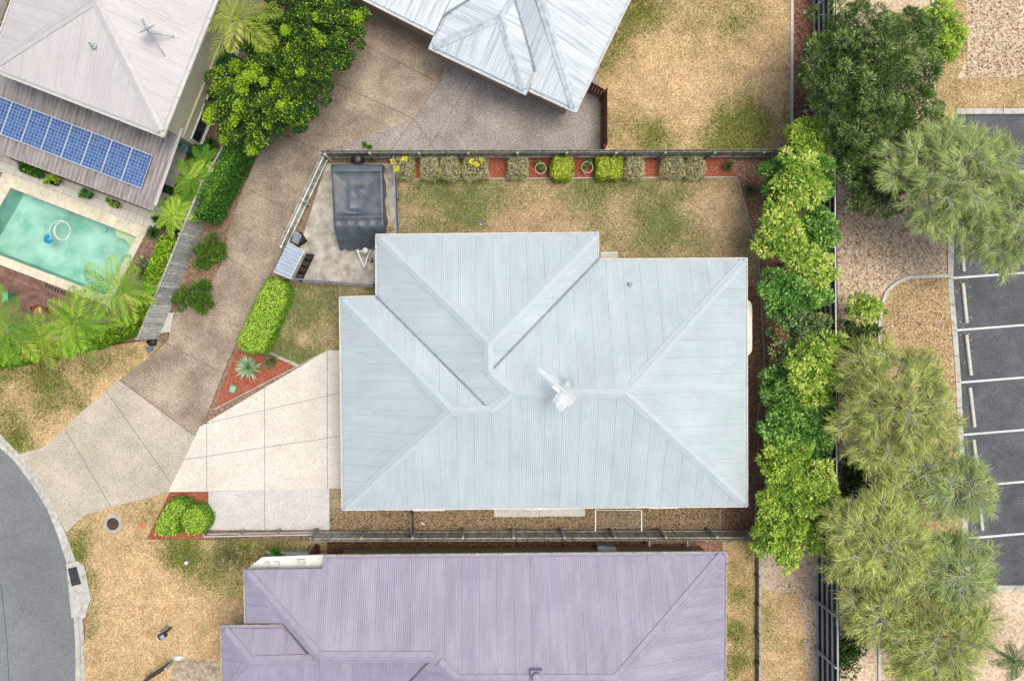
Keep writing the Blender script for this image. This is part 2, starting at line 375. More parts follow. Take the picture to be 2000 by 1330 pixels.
# ------------------------------------------------------------------ slab paving
def slabs(name, px, cuts, mat, joint, gap=0.022, th=0.022, part='slab', mat2=None):
    z = 0.054; z2 = z + th
    root = tag(sheet(name, pp(px), [], z, joint), kind='structure')
    polys = [[Vector((p.x, p.y)) for p in pp(px)]]
    for (x0, y0, x1, y1) in cuts:
        a, b = P(x0, y0), P(x1, y1); out = []
        for q in polys:
            for sd in (1, -1):
                r = clip(q, a, b, gap / 2, sd)
                if len(r) > 2 and abs(area2(r)) > 0.02: out.append(r)
        polys = out
    for q in polys:
        cy = sum(p.y for p in q) / len(q); MB().prism(q, z + .001, z2).build(part, mat2 if mat2 and cy < P(0, 790).y else mat, root)
    return root
AGG = MAT('brown_aggregate', [(118, 99, 84), (169, 149, 131), (205, 187, 170)], sc=17, lo=.27, hi=.73, big=0.24, bigsc=0.3, mid=.26, midsc=.75, spk=(.9, .06, 1.25), fine=0.14, fsc=26, bump=0.3, bsc=40)
AGG_L = MAT('tan_aggregate', [(158, 140, 123), (204, 189, 172), (226, 213, 199)], sc=17, lo=.27, hi=.73, big=0.12, bigsc=0.3, mid=.09, midsc=.8, fine=0.14, fsc=26, bump=0.3, bsc=40)
AGG_G = MAT('grey_aggregate', [(114, 101, 95), (168, 156, 150), (204, 194, 188)], sc=17, lo=.27, hi=.73, big=0.2, bigsc=0.3, mid=.17, midsc=.8, fine=0.14, fsc=26, bump=0.3, bsc=40)
AGG_C = MAT('cream_aggregate', [(186, 164, 144), (230, 218, 204), (240, 232, 222)], sc=19, lo=.26, hi=.62, big=0.06, mid=.06, midsc=1.1, spk=(1.2, .05, .7), fine=0.1, fsc=30, bump=0.25, bsc=40)
AGG_W = MAT('white_aggregate', [(170, 158, 154), (218, 209, 205), (232, 226, 222)], sc=19, lo=.26, hi=.66, big=0.06, mid=.06, fine=0.1, fsc=30, bump=0.25, bsc=40)
JOINT = MAT('joint', [(84, 70, 58), (116, 98, 82)], sc=6)
slabs('shared_driveway', [(38, 886), (88, 872), (165, 800), (230, 745), (290, 700), (330, 665), (340, 612), (390, 590), (420, 545), (440, 500), (450, 440), (478, 366), (500, 312), (545, 255), (590, 180),
      (640, 110), (690, 60), (712, -10), (760, -120), (930, -60), (900, 60), (860, 160), (808, 233), (690, 278), (640, 292), (578, 440), (520, 555), (448, 700), (404, 812), (392, 832), (330, 960), (305, 968), (215, 990), (166, 1006), (131, 1040), (101, 980), (76, 937)],
      [(130, 840, 220, 992), (215, 772, 330, 935), (245, 750, 380, 850), (322, 668, 425, 722), (440, 500, 540, 560), (478, 366, 590, 425), (545, 262, 650, 305), (618, 146, 808, 233), (700, 82, 850, 160)], AGG, JOINT, mat2=AGG_L)
slabs('forecourt', [(640, 292), (690, 278), (808, 233), (860, 160), (900, 60), (1130, 60), (1172, 170), (1172, 296), (700, 300)],
      [(808, 233, 852, 296), (808, 233, 760, 300), (928, 145, 900, 190)], AGG_G, JOINT)
slabs('white_driveway', [(392, 832), (640, 684), (700, 684), (700, 952), (406, 959), (330, 960)],
      [(405, 800, 405, 960), (517, 700, 518, 960), (640, 680, 640, 960), (340, 900, 660, 852), (345, 840, 660, 768)], AGG_C, JOINT, gap=.02)
slabs('white_driveway_strip', [(408, 959.5), (644, 953), (644, 1034), (408, 1034)], [(517, 950, 518, 1040)], AGG_W, JOINT, gap=.02)
PADC = MAT('pad_concrete', [(160, 150, 138), (194, 184, 172), (220, 212, 202)], sc=2.2, mid=.12, midsc=1.2, big=0.14, fine=0.14, fsc=26, bump=0.2, bsc=30)
slabs('trailer_pad', [(638, 320), (768, 320), (778, 480), (740, 562), (556, 548), (590, 470), (612, 400)], [(560, 470, 800, 440), (655, 300, 670, 560)], PADC, JOINT, gap=.008)

# house side slabs
SLABM = CONC_L
for px, lab in [([(1172, 492), (1206, 492), (1206, 520), (1172, 520)], 'pale step slab beside the roof corner on the back lawn'),
                ([(965, 960), (1053, 960), (1053, 1008), (965, 1008)], 'left pale slab on the gravel path beside the long eave'),
                ([(1053.6, 960), (1142, 960), (1142, 1007), (1053.6, 1007)], 'right pale slab on the gravel path beside the long eave')]:
    tag(MB().prism(pp(px), 0.02, 0.11).build('step_slab', SLABM), lab, 'slab', 'pale slabs around the house')

# ------------------------------------------------------------------ lawns
ZC[0] = max(ZC[0], 0.054)
LAWN = MAT('lawn', [[(186, 144, 106), (228, 190, 144), (246, 218, 180)], [(92, 102, 46), (124, 128, 62), (156, 154, 86)]], sc=12, attr='green', big=0.1, mid=.16, midsc=1.2, fine=0.14, fsc=24, rough=0.95, spec=0.1, bump=0.7, bsc=22)
def green_at(x, y, blobs, base, amp, seed):
    g = base + amp * (fbm(x * .7, y * .7, seed) - .5) * 3.2 + amp * (fbm(x * 2.4, y * 2.4, seed + 9) - .5) * 1.4
    for (px, py, r, s) in blobs:
        c = P(px, py); g = g + s * np.exp(-((x - c.x) ** 2 + (y - c.y) ** 2) / (r / PXM) ** 2)
    return np.clip(g, 0, 1)
LAWN_B = MAT('hazed_lawn', [[(164, 132, 102), (204, 172, 134), (232, 204, 168)], [(100, 106, 60), (126, 132, 80), (152, 152, 100)]], sc=12, attr='green', big=0.1, mid=.16, midsc=1.2, fine=0.14, fsc=24, rough=0.95, spec=0.1, bump=0.6, bsc=22)  # duller grass tones with the pale haze over the lot painted in
def lawn(name, px, blobs, base, amp, seed, dens=420, mat=None):
    z = nz(); poly = pp(px)
    bm = bmesh.new(); f = bm.faces.new([bm.verts.new((p.x, p.y, z)) for p in (poly if area2(poly) > 0 else poly[::-1])])
    bm.normal_update(); bmesh.ops.triangulate(bm, faces=[f])
    xs = [p.x for p in poly]; ys = [p.y for p in poly]
    for ax, lo, hi in ((0, min(xs), max(xs)), (1, min(ys), max(ys))):
        t = lo + .3
        while t < hi:
            no = (1, 0, 0) if ax == 0 else (0, 1, 0); co = (t, 0, 0) if ax == 0 else (0, t, 0)
            bmesh.ops.bisect_plane(bm, geom=bm.verts[:] + bm.edges[:] + bm.faces[:], plane_co=co, plane_no=no); t += .3
    V = np.array([v.co[:] for v in bm.verts]); bm.verts.index_update(); F = [tuple(v.index for v in f.verts) for f in bm.faces]; bm.free()
    o = tag(obj(name, V, F, mat or LAWN, attr={'green': green_at(V[:, 0], V[:, 1], blobs, base, amp, seed)}), kind='structure')
    # blades
    rng = np.random.default_rng(seed); fr = [p for p in poly]
    x, y = scatter(fr, dens, rng)
    m = (x > -25.5) & (x < 28.5) & (y > -19.5) & (y < 17.5); x, y = x[m], y[m]; n = len(x)
    if n:
        gr = green_at(x, y, blobs, base, amp, seed) + rng.normal(0, .22, n)
        dry = np.array([C(228, 188, 136)[:3], C(248, 224, 182)[:3], C(196, 152, 108)[:3]]); grn = np.array([C(88, 98, 30)[:3], C(128, 134, 54)[:3], C(66, 84, 24)[:3]])
        if mat: dry = np.array([C(204, 170, 130)[:3], C(236, 210, 174)[:3], C(170, 136, 104)[:3]]); grn = np.array([C(108, 114, 64)[:3], C(136, 140, 86)[:3], C(92, 100, 56)[:3]])
        k = rng.integers(0, 3, n); col = np.where((gr > .5)[:, None], grn[k], dry[k]) * rng.uniform(.8, 1.15, (n, 1))
        a = rng.uniform(0, 2 * np.pi, n); Ln = rng.uniform(.05, .11, n); el = rng.uniform(.15, .8, n)
        d = np.stack([np.cos(a) * np.cos(el), np.sin(a) * np.cos(el), np.sin(el)], 1) * Ln[:, None]
        s = np.stack([-np.sin(a), np.cos(a), np.zeros(n)], 1) * .012
        b = np.stack([x, y, np.full(n, z - .002)], 1)
        V = np.stack([b - s, b + s, b + d], 1).reshape(-1, 3); F = np.arange(3 * n).reshape(-1, 3)
        cc = np.concatenate([np.repeat(col, 3, 0), np.ones((3 * n, 1))], 1)
        tag(obj('grass', V, F, BLADE, cols=cc), {'back_lawn': 'short patchy grass on the lawn behind the grey roof'}.get(name, 'short dry grass blades on the ' + name.replace('_', ' ')), 'grass', kind='stuff')
    return o
lawn('back_lawn', [(779, 350), (1437, 347), (1462, 430), (1480, 512), (1480, 560), (1400, 560), (1180, 560), (1100, 520), (779, 500)],
     [(850, 380, 70, .5), (940, 360, 50, .45), (1010, 365, 60, .3), (930, 430, 28, .7), (1270, 445, 45, .55), (1320, 440, 40, .4), (1150, 375, 60, .35), (1290, 360, 90, .35), (1020, 430, 70, -.5), (1130, 450, 70, -.3), (1410, 420, 60, -.4), (1200, 480, 30, .2)], .36, .34, 3, mat=LAWN_B)
lawn('front_lawn', [(570, 556), (740, 563), (740, 684), (640, 684), (583, 713), (520, 687), (545, 640), (566, 590)],
     [(600, 600, 45, .35), (560, 680, 40, .5), (600, 700, 30, .4), (640, 600, 60, .2), (590, 668, 14, -1.0), (645, 660, 40, -.3)], .72, .3, 11, mat=LAWN_B)
lawn('verge_lawn', [(-250, 745), (0, 708), (130, 690), (290, 662), (318, 670), (290, 700), (230, 745), (165, 800), (88, 872), (50, 882), (37, 884), (0, 845), (-25, 828), (-250, 828)],
     [(110, 745, 50, .4), (200, 710, 40, .4), (30, 865, 25, .7), (160, 790, 30, .3), (60, 790, 60, -.2), (60, 740, 40, .2), (130, 840, 40, -.3), (200, 760, 30, -.5)], .42, .38, 17)
lawn('front_verge', [(131, 1042), (166, 1006), (215, 990), (305, 968), (332, 961), (288, 1052), (470, 1055), (640, 1056), (640, 1110), (500, 1116), (480, 1220), (440, 1225), (440, 1700), (166, 1700), (166, 1262), (172, 1190), (180, 1170), (168, 1103), (150, 1095)],
     [(150, 1075, 24, .9), (180, 1130, 22, .6), (190, 1180, 22, .4), (180, 1210, 20, .4), (178, 1235, 16, .5), (355, 1075, 38, 1.0), (410, 1120, 40, .5), (460, 1075, 40, .6), (540, 1070, 60, .6), (465, 1150, 25, .5), (160, 1040, 20, .3), (290, 1010, 20, .2),
      (270, 1150, 60, -.5), (290, 1250, 80, -.4), (240, 1110, 50, -.2)], .2, .2, 23)
lawn('side_lawn', [(1244, -20), (1360, -260), (1545, -260), (1545, 298), (1180, 298), (1180, 190), (1140, 180), (1160, 80)],
     [(1180, 110, 40, .5), (1215, 60, 40, .5), (1260, 20, 45, .6), (1420, 40, 45, .5), (1270, 275, 50, .6), (1430, 270, 60, .75), (1470, 240, 40, .4), (1190, 260, 30, .3), (1345, 130, 50, .1), (1300, 150, 70, -.5), (1350, 200, 60, -.3), (1500, 130, 60, -.3)], .25, .25, 31)
lawn('car_park_island_lawn', [(1716, 700), (1716, 640), (1719, 600), (1729, 572), (1751, 552), (1776, 542), (1848, 539), (1857, 650), (1864, 745), (1869, 860), (1875, 980), (1880, 1070), (1884, 1155), (1884, 1700), (1760, 1700), (1725, 1000)],
     [(1740, 600, 40, .2)], .1, .18, 37)
lawn('car_park_verge', [(1868, 155), (2400, 150), (2400, 211), (1866, 212), (1850, 250), (1820, 240), (1835, 120), (1840, -200), (1882, -200), (1888, 110)], [(1860, 80, 60, .3), (1990, 190, 40, .2)], .2, .2, 41)
lawn('neighbour_side_lawn', [(1410, 1056), (1474, 1056), (1474, 1700), (1410, 1700)], [(1435, 1100, 16, .5), (1440, 1160, 18, .6), (1432, 1230, 22, .8), (1440, 1290, 22, .7), (1455, 1080, 16, .4)], .3, .35, 43)
lawn('neighbour_side_lawn', [(1484, 1150), (1560, 1160), (1570, 1260), (1588, 1700), (1484, 1700)], [(1495, 1200, 16, .5), (1500, 1240, 16, .5), (1520, 1180, 14, .4)], .25, .35, 47, dens=200)

# scattered leaf flakes on the mulched ground and pebbles on the gravel
def flakes(name, px, dens, cols, size, seed, lab, z=.02):
    rng = np.random.default_rng(seed); x, y = scatter(pp(px), dens, rng); n = len(x)
    a = rng.uniform(0, 2 * np.pi, n); L_ = rng.uniform(.6, 1.3, n) * size; W_ = L_ * rng.uniform(.25, .5, n)
    t = rng.uniform(-.22, .22, n); c = np.stack([x, y, rng.uniform(z - .02, z - .005, n)], 1)
    u = np.stack([np.cos(a), np.sin(a), t], 1) * L_[:, None]; v = np.stack([-np.sin(a), np.cos(a), rng.uniform(-.2, .2, n)], 1) * W_[:, None]
    V = np.stack([c - u, c + v, c + u, c - v], 1).reshape(-1, 3); F = np.arange(4 * n).reshape(-1, 4)
    pal = np.array([C(*q)[:3] for q in cols]); col = pal[rng.integers(0, len(pal), n)] * rng.uniform(.8, 1.2, (n, 1))
    cc = np.concatenate([np.repeat(col, 4, 0), np.ones((4 * n, 1))], 1)
    return tag(obj(name, V, F, BLADE, cols=cc), lab, 'leaf litter', kind='stuff')
LITC = [(222, 186, 150), (182, 140, 106), (244, 224, 198), (206, 164, 128), (138, 102, 78), (250, 236, 216)]
flakes('fallen_leaves', [(1640, 380), (1850, 400), (1850, 540), (1750, 550), (1715, 600), (1715, 700), (1640, 1330), (1605, 1330), (1605, 380)], 160, LITC, .055, 51, 'fallen brown leaves on the ground beside the car park', .06)
flakes('fallen_leaves', [(1716, 640), (1776, 545), (1848, 541), (1870, 860), (1884, 1155), (1890, 1340), (1720, 1340)], 110, LITC, .05, 52, 'fallen leaves on the dry grass island', .13)
flakes('fallen_leaves', [(1885, -20), (2020, -20), (2020, 160), (1885, 160)], 170, LITC, .06, 53, 'pinkish fallen leaves above the car park', .06)
flakes('fallen_leaves', [(1485, 1060), (1590, 1060), (1592, 1340), (1485, 1340)], 110, LITC, .05, 54, 'fallen leaves in the strip beside the steel fence', .06)
flakes('fallen_leaves', [(1400, 305), (1482, 305), (1490, 720), (1475, 1030), (1420, 1030), (1462, 820), (1470, 520), (1440, 345)], 150, LITC, .045, 55, 'fallen leaves on the brown bed edge beside the grey roof', .02)
flakes('fallen_leaves', [(390, 300), (480, 290), (455, 430), (430, 520), (340, 660), (305, 660), (340, 560)], 130, [(140, 92, 66), (176, 128, 92), (110, 80, 58), (150, 140, 80)], .05, 56, 'fallen leaves along the paling fence beside the driveway', .02)
flakes('fallen_leaves', [(545, 255), (690, 70), (700, 110), (560, 280)], 180, [(168, 92, 46), (150, 78, 40), (190, 120, 66)], .05, 57, 'rusty fallen leaves under the rounded trees by the driveway', .1)
flakes('fallen_leaves', [(1850, 440), (1895, 470), (1905, 720), (1880, 720)], 60, LITC, .05, 58, 'scattered leaves on the car park gutter', -.09)
flakes('fallen_leaves', [(1547, -20), (1588, -20), (1588, 300), (1547, 300)], 150, [(120, 62, 44), (160, 92, 66), (96, 60, 48)], .05, 59, 'red brown leaves between the lawn and the steel fence', .06)
def pebbles(px, dens, cols, seed, lab, z):
    rng = np.random.default_rng(seed); x, y = scatter(pp(px), dens, rng); n = len(x)
    r = rng.uniform(.018, .036, n); base = np.array([(1, 0, 0), (0, 1, 0), (-1, 0, 0), (0, -1, 0), (0, 0, .8)], float)
    V = base[None] * r[:, None, None]; V = V * rng.uniform(.7, 1.3, (n, 1, 3)); a = rng.uniform(0, 6.28, n)
    ca, sa = np.cos(a)[:, None], np.sin(a)[:, None]
    V = np.stack([V[..., 0] * ca - V[..., 1] * sa + x[:, None], V[..., 0] * sa + V[..., 1] * ca + y[:, None], V[..., 2] + z], -1).reshape(-1, 3)
    f = np.array([(0, 1, 4), (1, 2, 4), (2, 3, 4), (3, 0, 4)]); F = (f[None] + 5 * np.arange(n)[:, None, None]).reshape(-1, 3)
    pal = np.array([C(*q)[:3] for q in cols]); col = pal[rng.integers(0, len(pal), n)]
    tag(obj('pebbles', V, F, BLADE, cols=np.concatenate([np.repeat(col, 5, 0), np.ones((5 * n, 1))], 1)), lab, 'pebbles', kind='stuff')
pebbles([(646, 990), (1405, 990), (1405, 1034), (646, 1036)], 700, [(190, 160, 128), (150, 122, 98), (222, 200, 172), (120, 98, 80), (232, 190, 130)], 61, 'tan pebbles along the path below the grey roof', .05)
pebbles([(625, 1050), (1290, 1048), (1290, 1085), (625, 1085)], 500, [(130, 96, 70), (160, 124, 92), (98, 70, 52), (196, 160, 112)], 62, 'dark pebbles between the fence and the mauve roof', .05)
# ------------------------------------------------------------------ houses
def zsolve(px, py, a, b, ze, tanp=0.404):
    """height of a roof point from its plan distance to the eave line a-b"""
    A, B = P(*a, ze), P(*b, ze); z = ze + 1.5
    for _ in range(25):
        q = P(px, py, z); d = (B - A); d.z = 0; d.normalize()
        w = abs((q.x - A.x) * d.y - (q.y - A.y) * d.x); z = ze + w * tanp
    return z
def roof_sheets(pts, parent, mat, pitch=0.09525, width=0.762, amp=0.011, inset_e=0.15, step=0.01905, name='roof_sheet'):
    pts = [Vector(p) for p in pts]; a, b = pts[0], pts[1]
    d = Vector((b.x - a.x, b.y - a.y)).normalized(); w = Vector((-d.y, d.x))
    cen = sum((Vector((p.x, p.y)) for p in pts), Vector((0, 0))) / len(pts)
    if (cen - Vector((a.x, a.y))).dot(w) < 0: w = -w
    U = [(p.x - a.x) * d.x + (p.y - a.y) * d.y for p in pts]; W = [(p.x - a.x) * w.x + (p.y - a.y) * w.y for p in pts]; Z = [p.z for p in pts]
    u0, u1 = min(U) + .004, max(U) - .004
    ns = max(1, math.ceil((u1 - u0) / width))
    for s in range(ns):
        ua, ub = u0 + s * width, min(u1, u0 + (s + 1) * width + .02)
        n = max(2, int((ub - ua) / step) + 1); V = []; F = []; UV = []; prev = None
        for i in range(n):
            u = ua + (ub - ua) * i / (n - 1); hits = []
            for k in range(len(pts)):
                k2 = (k + 1) % len(pts)
                if (U[k] <= u) != (U[k2] <= u):
                    t = (u - U[k]) / (U[k2] - U[k]); hits.append((W[k] + (W[k2] - W[k]) * t, Z[k] + (Z[k2] - Z[k]) * t))
            hits.sort(); cols = []
            off = .034 + amp * math.cos(2 * math.pi * (u - u0) / pitch) + (.004 if i >= n - 2 else 0)
            for h in range(0, len(hits) - 1, 2):
                (w0, z0), (w1, z1) = hits[h], hits[h + 1]
                if w1 - w0 < .02: continue
                if w0 < .16 and w1 - w0 > inset_e + .02:
                    t = inset_e / (w1 - w0); z0 += (z1 - z0) * t; w0 += inset_e
                ia = len(V)
                for ww, zz in ((w0, z0), (w1, z1)):
                    V.append((a.x + d.x * u + w.x * ww, a.y + d.y * u + w.y * ww, zz + off)); UV.append((u - u0, ww))
                cols.append(ia)
            if prev and len(prev) == len(cols):
                for p, q in zip(prev, cols): F.append((p, q, q + 1, p + 1))
            prev = cols
        if F: obj(name, V, F, mat, parent, smooth=True, uvs=UV)
def cap_strip(a, b, parent, mat, half=0.2, drop=0.29, name='ridge_cap'):
    a, b = Vector(a), Vector(b); d = Vector((b.x - a.x, b.y - a.y, 0)).normalized(); n = Vector((-d.y, d.x, 0))
    prof = [(-half, -half * drop - .024), (-half, -half * drop + .006), (-.035, .008), (-.02, .03), (.02, .03), (.035, .008), (half, -half * drop + .006), (half, -half * drop - .024)]
    V = []
    if a.z < b.z - .3: a = a + (b - a).normalized() * .3
    if b.z < a.z - .3: b = b + (a - b).normalized() * .3
    for p in (a - d * .02, b + d * .02):
        for y, z in prof: V.append(p + n * y + Vector((0, 0, z + .066)))
    q = len(prof); obj(name, V, [(i, i + 1, q + i + 1, q + i) for i in range(q - 1)], mat, parent)
def valley_strip(a, b, parent, mat, half=.05):
    a, b = Vector(a), Vector(b); d = Vector((b.x - a.x, b.y - a.y, 0)).normalized(); n = Vector((-d.y, d.x, 0))
    z = Vector((0, 0, .048)); obj('valley_gutter', [a - n * half + z + Vector((0, 0, .016)), b - n * half + z + Vector((0, 0, .016)), b + z, a + z, b + n * half + z + Vector((0, 0, .016)), a + n * half + z + Vector((0, 0, .016))], [(0, 1, 2, 3), (3, 2, 4, 5)], mat, parent)
def gutter(a, b, cen, parent, mat):
    """open channel whose outer lip is the line a-b"""
    a, b = Vector(a), Vector(b); d = Vector((b.x - a.x, b.y - a.y, 0)).normalized(); n = Vector((-d.y, d.x, 0))
    if (cen - a).dot(n) < 0: n = -n
    prof = [(.2, -.02), (.2, -.1), (.0, -.1), (.0, .03), (.055, .03), (.055, -.04), (.2, -.04)]
    V = [p + n * y + Vector((0, 0, z)) for p in (a, b) for y, z in prof]; q = len(prof)
    g = obj('gutter', V, [(i, i + 1, q + i + 1, q + i) for i in range(q - 1)] + [tuple(range(q)), tuple(range(2 * q - 1, q - 1, -1))], mat, parent)
    s = [p + n * y + Vector((0, 0, -.034)) for p in (a, b) for y in (.058, .198)]
    obj('gutter_debris', s, [(0, 1, 3, 2)], DIRT, g)
    # brackets
    m = MB(); L_ = (b - a).length; k = int(L_ / 1.15)
    for i in range(k):
        c = a.lerp(b, (i + .5) / max(1, k)) + n * .065; m.box(c + Vector((0, 0, .026)), (.025, .13, .008), math.atan2(d.y, d.x))
    if k: m.build('bracket', mat, g)
def house(name, label, V, faces, caps, valleys, eaves, wallpoly, wall_h, mats, wall_inset=0.5, soffit_z=None, base_z=0.0, cap_half=.2):
    cen = sum((v for v in V.values()), Vector((0, 0, 0))) / len(V)
    root = empty(name, (cen.x, cen.y, base_z)); tag(root, label, 'house')
    sheetm, capm, valm, gutm, wallm = mats
    vs = []; fs = []
    for f in faces:                                   # decking under the sheets, laid in the same rulings
        q = [V[k] for k in f]; a, b = q[0], q[1]; d = Vector((b.x - a.x, b.y - a.y)).normalized(); w = Vector((-d.y, d.x))
        U = [(p.x - a.x) * d.x + (p.y - a.y) * d.y for p in q]; W = [(p.x - a.x) * w.x + (p.y - a.y) * w.y for p in q]
        us = sorted({round(u + s, 4) for u in U for s in (-.002, .002)} | {min(U) + .35 * i for i in range(int((max(U) - min(U)) / .35) + 1)}); prev = None
        for u in us:
            h = []
            for k in range(len(q)):
                k2 = (k + 1) % len(q)
                if (U[k] <= u) != (U[k2] <= u): t = (u - U[k]) / (U[k2] - U[k]); h.append((W[k] + (W[k2] - W[k]) * t, q[k].z + (q[k2].z - q[k].z) * t))
            h.sort(); cur = []
            for ww, zz in h: cur.append(len(vs)); vs.append((a.x + d.x * u + w.x * ww, a.y + d.y * u + w.y * ww, zz - .025))
            if prev and len(prev) == len(cur): fs += [(prev[i], cur[i], cur[i + 1], prev[i + 1]) for i in range(0, len(cur) - 1, 2)]
            prev = cur
    roof = obj('roof', vs, fs, capm, root)
    for f in faces: roof_sheets([V[k] for k in f], roof, sheetm)
    for a, b, kind in caps: cap_strip(V[a], V[b], roof, capm, half=cap_half, drop=.29 if kind == 'hip' else .404)
    for a, b in valleys: valley_strip(V[a], V[b], roof, valm)
    c2 = Vector((cen.x, cen.y, 0))
    for a, b, *m in eaves:
        mid = (V[a] + V[b]) / 2; cn = m[0] if m else c2
        gutter(V[a], V[b], cn, root, gutm)
    wp = inset([Vector((V[k].x, V[k].y)) for k in wallpoly], wall_inset)
    MB().prism(wp, base_z, wall_h).build('wall', wallm, root)
    sp = inset([Vector((V[k].x, V[k].y)) for k in wallpoly], .08)
    MB().prism(sp, wall_h + .002, wall_h + .02).build('soffit', SOFFIT, root)
    return root, wp

def window(root, p, q, t, w, z0, z1):
    """window on the wall p-q at fraction t"""
    p, q = Vector(p), Vector(q); d = (q - p).normalized(); n = Vector((d.y, -d.x)); c = p.lerp(q, t); rz = math.atan2(d.y, d.x)
    f = MB()
    for s in (-1, 1): f.box((c.x + d.x * s * w / 2 + n.x * .02, c.y + d.y * s * w / 2 + n.y * .02, (z0 + z1) / 2), (.06, .07, z1 - z0), rz)
    for z in (z0, z1): f.box((c.x + n.x * .02, c.y + n.y * .02, z), (w + .06, .075, .06), rz)
    fr = f.build('window', PAINT_WHITE, root)
    MB().box((c.x + n.x * .008, c.y + n.y * .008, (z0 + z1) / 2), (w - .05, .02, z1 - z0 - .05), rz).build('pane', GLASS, fr)
    MB().box((c.x + n.x * .05, c.y + n.y * .05, z0 - .06), (w + .16, .12, .05), rz).build('sill', CONC_L, fr)

EZ = 2.5
ROOF_A = MAT('grey_blue_roofing', [(193, 202, 208), (206, 214, 219)], sc=1.5, big=0.05, bigsc=.25, uv=True, stretch=(1.5, .35, 1), rough=0.5, spec=0.35, fine=0.02, fsc=9, rnd=.012, lap=.13, mid=.045, midsc=.6, spk=(.55, .02, .5))
CAP_A = MAT('grey_blue_cap', [(196, 205, 210), (206, 214, 219)], sc=3, big=0.03, rough=0.5, spec=0.35)
VAL = MAT('valley_metal', [(132, 140, 150), (164, 170, 178)], sc=6, rough=.5)
Rt = {}
e_s, e_w, e_n, e_t = ((667, 997), (1461, 990)), ((662, 579), (667, 997)), ((1170, 505), (1460, 503)), ((733, 457), (1170, 453))
zr1 = zsolve(880, 803, *e_w, EZ); zr4 = zsolve(1220, 768, *e_s, EZ); zt = zsolve(952, 672, *e_t, EZ)
VA = dict(A=P(733, 457, EZ), B=P(1170, 453, EZ), C=P(1170, 505, EZ), D=P(1460, 503, EZ), E=P(1461, 990, EZ), F=P(667, 997, EZ), G=P(662, 579, EZ), H=P(733, 577, EZ),
          R1=P(880, 803, zr1), R2=P(957, 801, zr1), R3=P(998, 768, zr4), R4=P(1220, 768, zr4), T1=P(953, 672, zt), T2=P(955, 728, zt))
main, wpA = house('suburban_house', 'single storey house with broad pale blue grey metal roof, in the middle of the picture', VA,
    [('F', 'E', 'R4', 'R3', 'R2', 'R1'), ('G', 'F', 'R1'), ('G', 'H', 'R2', 'R1'), ('A', 'H', 'R2', 'R3', 'T2', 'T1'), ('A', 'B', 'T1'), ('B', 'C', 'T2', 'T1'), ('C', 'D', 'R4', 'R3', 'T2'), ('E', 'D', 'R4')],
    [('F', 'R1', 'hip'), ('G', 'R1', 'hip'), ('R1', 'R2', 'ridge'), ('R2', 'R3', 'hip'), ('R3', 'R4', 'ridge'), ('R4', 'E', 'hip'), ('R4', 'D', 'hip'), ('A', 'T1', 'hip'), ('B', 'T1', 'hip'), ('T1', 'T2', 'ridge'), ('T2', 'R3', 'hip')],
    [('H', 'R2'), ('C', 'T2')],
    [('F', 'E'), ('E', 'D'), ('D', 'C', P(1300, 768)), ('C', 'B', P(953, 500)), ('B', 'A'), ('A', 'H', P(953, 500)), ('H', 'G', P(700, 800)), ('G', 'F')],
    ['A', 'B', 'C', 'D', 'E', 'F', 'G', 'H'], 2.38, (ROOF_A, CAP_A, VAL, GUTTER, BRICK))
for i, (t, w) in enumerate([(.2, 1.4), (.5, 1.8), (.8, 1.2)]): window(main, P(700, 975, 0).xy, P(1420, 968, 0).xy, t, w, .9, 2.1)
# garage door on the driveway side
gd = MB()
xg = min(p.x for p in wpA) - .03
for i in range(5): gd.box((xg, P(0, 830).y, .23 + i * .43), (.05, 4.8, .41))
gd.build('garage_door', SOFFIT, main)

ROOF_P = MAT('mauve_roofing', [(160, 150, 171), (182, 172, 191)], sc=1.4, big=0.07, bigsc=.25, uv=True, stretch=(1.5, .3, 1), rough=0.5, spec=0.35, fine=0.03, fsc=9, rnd=.015, lap=.16, mid=.05, midsc=.6, spk=(.7, .022, 1.5))
CAP_P = MAT('mauve_cap', [(160, 150, 170), (176, 167, 186)], sc=3, big=0.05, rough=0.5, spec=0.35)
VALP = MAT('mauve_valley', [(104, 94, 112), (130, 120, 138)], sc=6, rough=.5)
pn = ((632, 1083), (1420, 1076)); z2 = zsolve(475, 1112, *pn, EZ); zq = zsolve(740, 1283, *pn, EZ); zm = zsolve(1050, 1328, *pn, EZ)
pl = ((430, 1220), (433, 1365)); zl = zsolve(489, 1292, *pl, EZ)
VP = dict(a=P(632, 1083, EZ), b=P(1420, 1076, EZ), c=P(1204, 1328, zm), d=P(891, 1328, zm), e=P(848, 1283, zq), f=P(625, 1283, zq), g=P(475, 1112, z2), h=P(630, 1110, z2),
          i=P(477, 1216, z2), j=P(566, 1216, z2 + (zq - z2) * .61), k=P(430, 1220, EZ), l=P(554, 1218, EZ), m=P(611, 1288, zl), n=P(489, 1292, zl), o=P(433, 1365, EZ), p=P(765, 1365, EZ),
          q=P(839, 1289, zq - .05), r=P(1416, 1590, EZ), s=P(765, 1600, EZ), t=P(891, 1480, zm))
VP['f2'] = P(622, 1291, zl + .02)
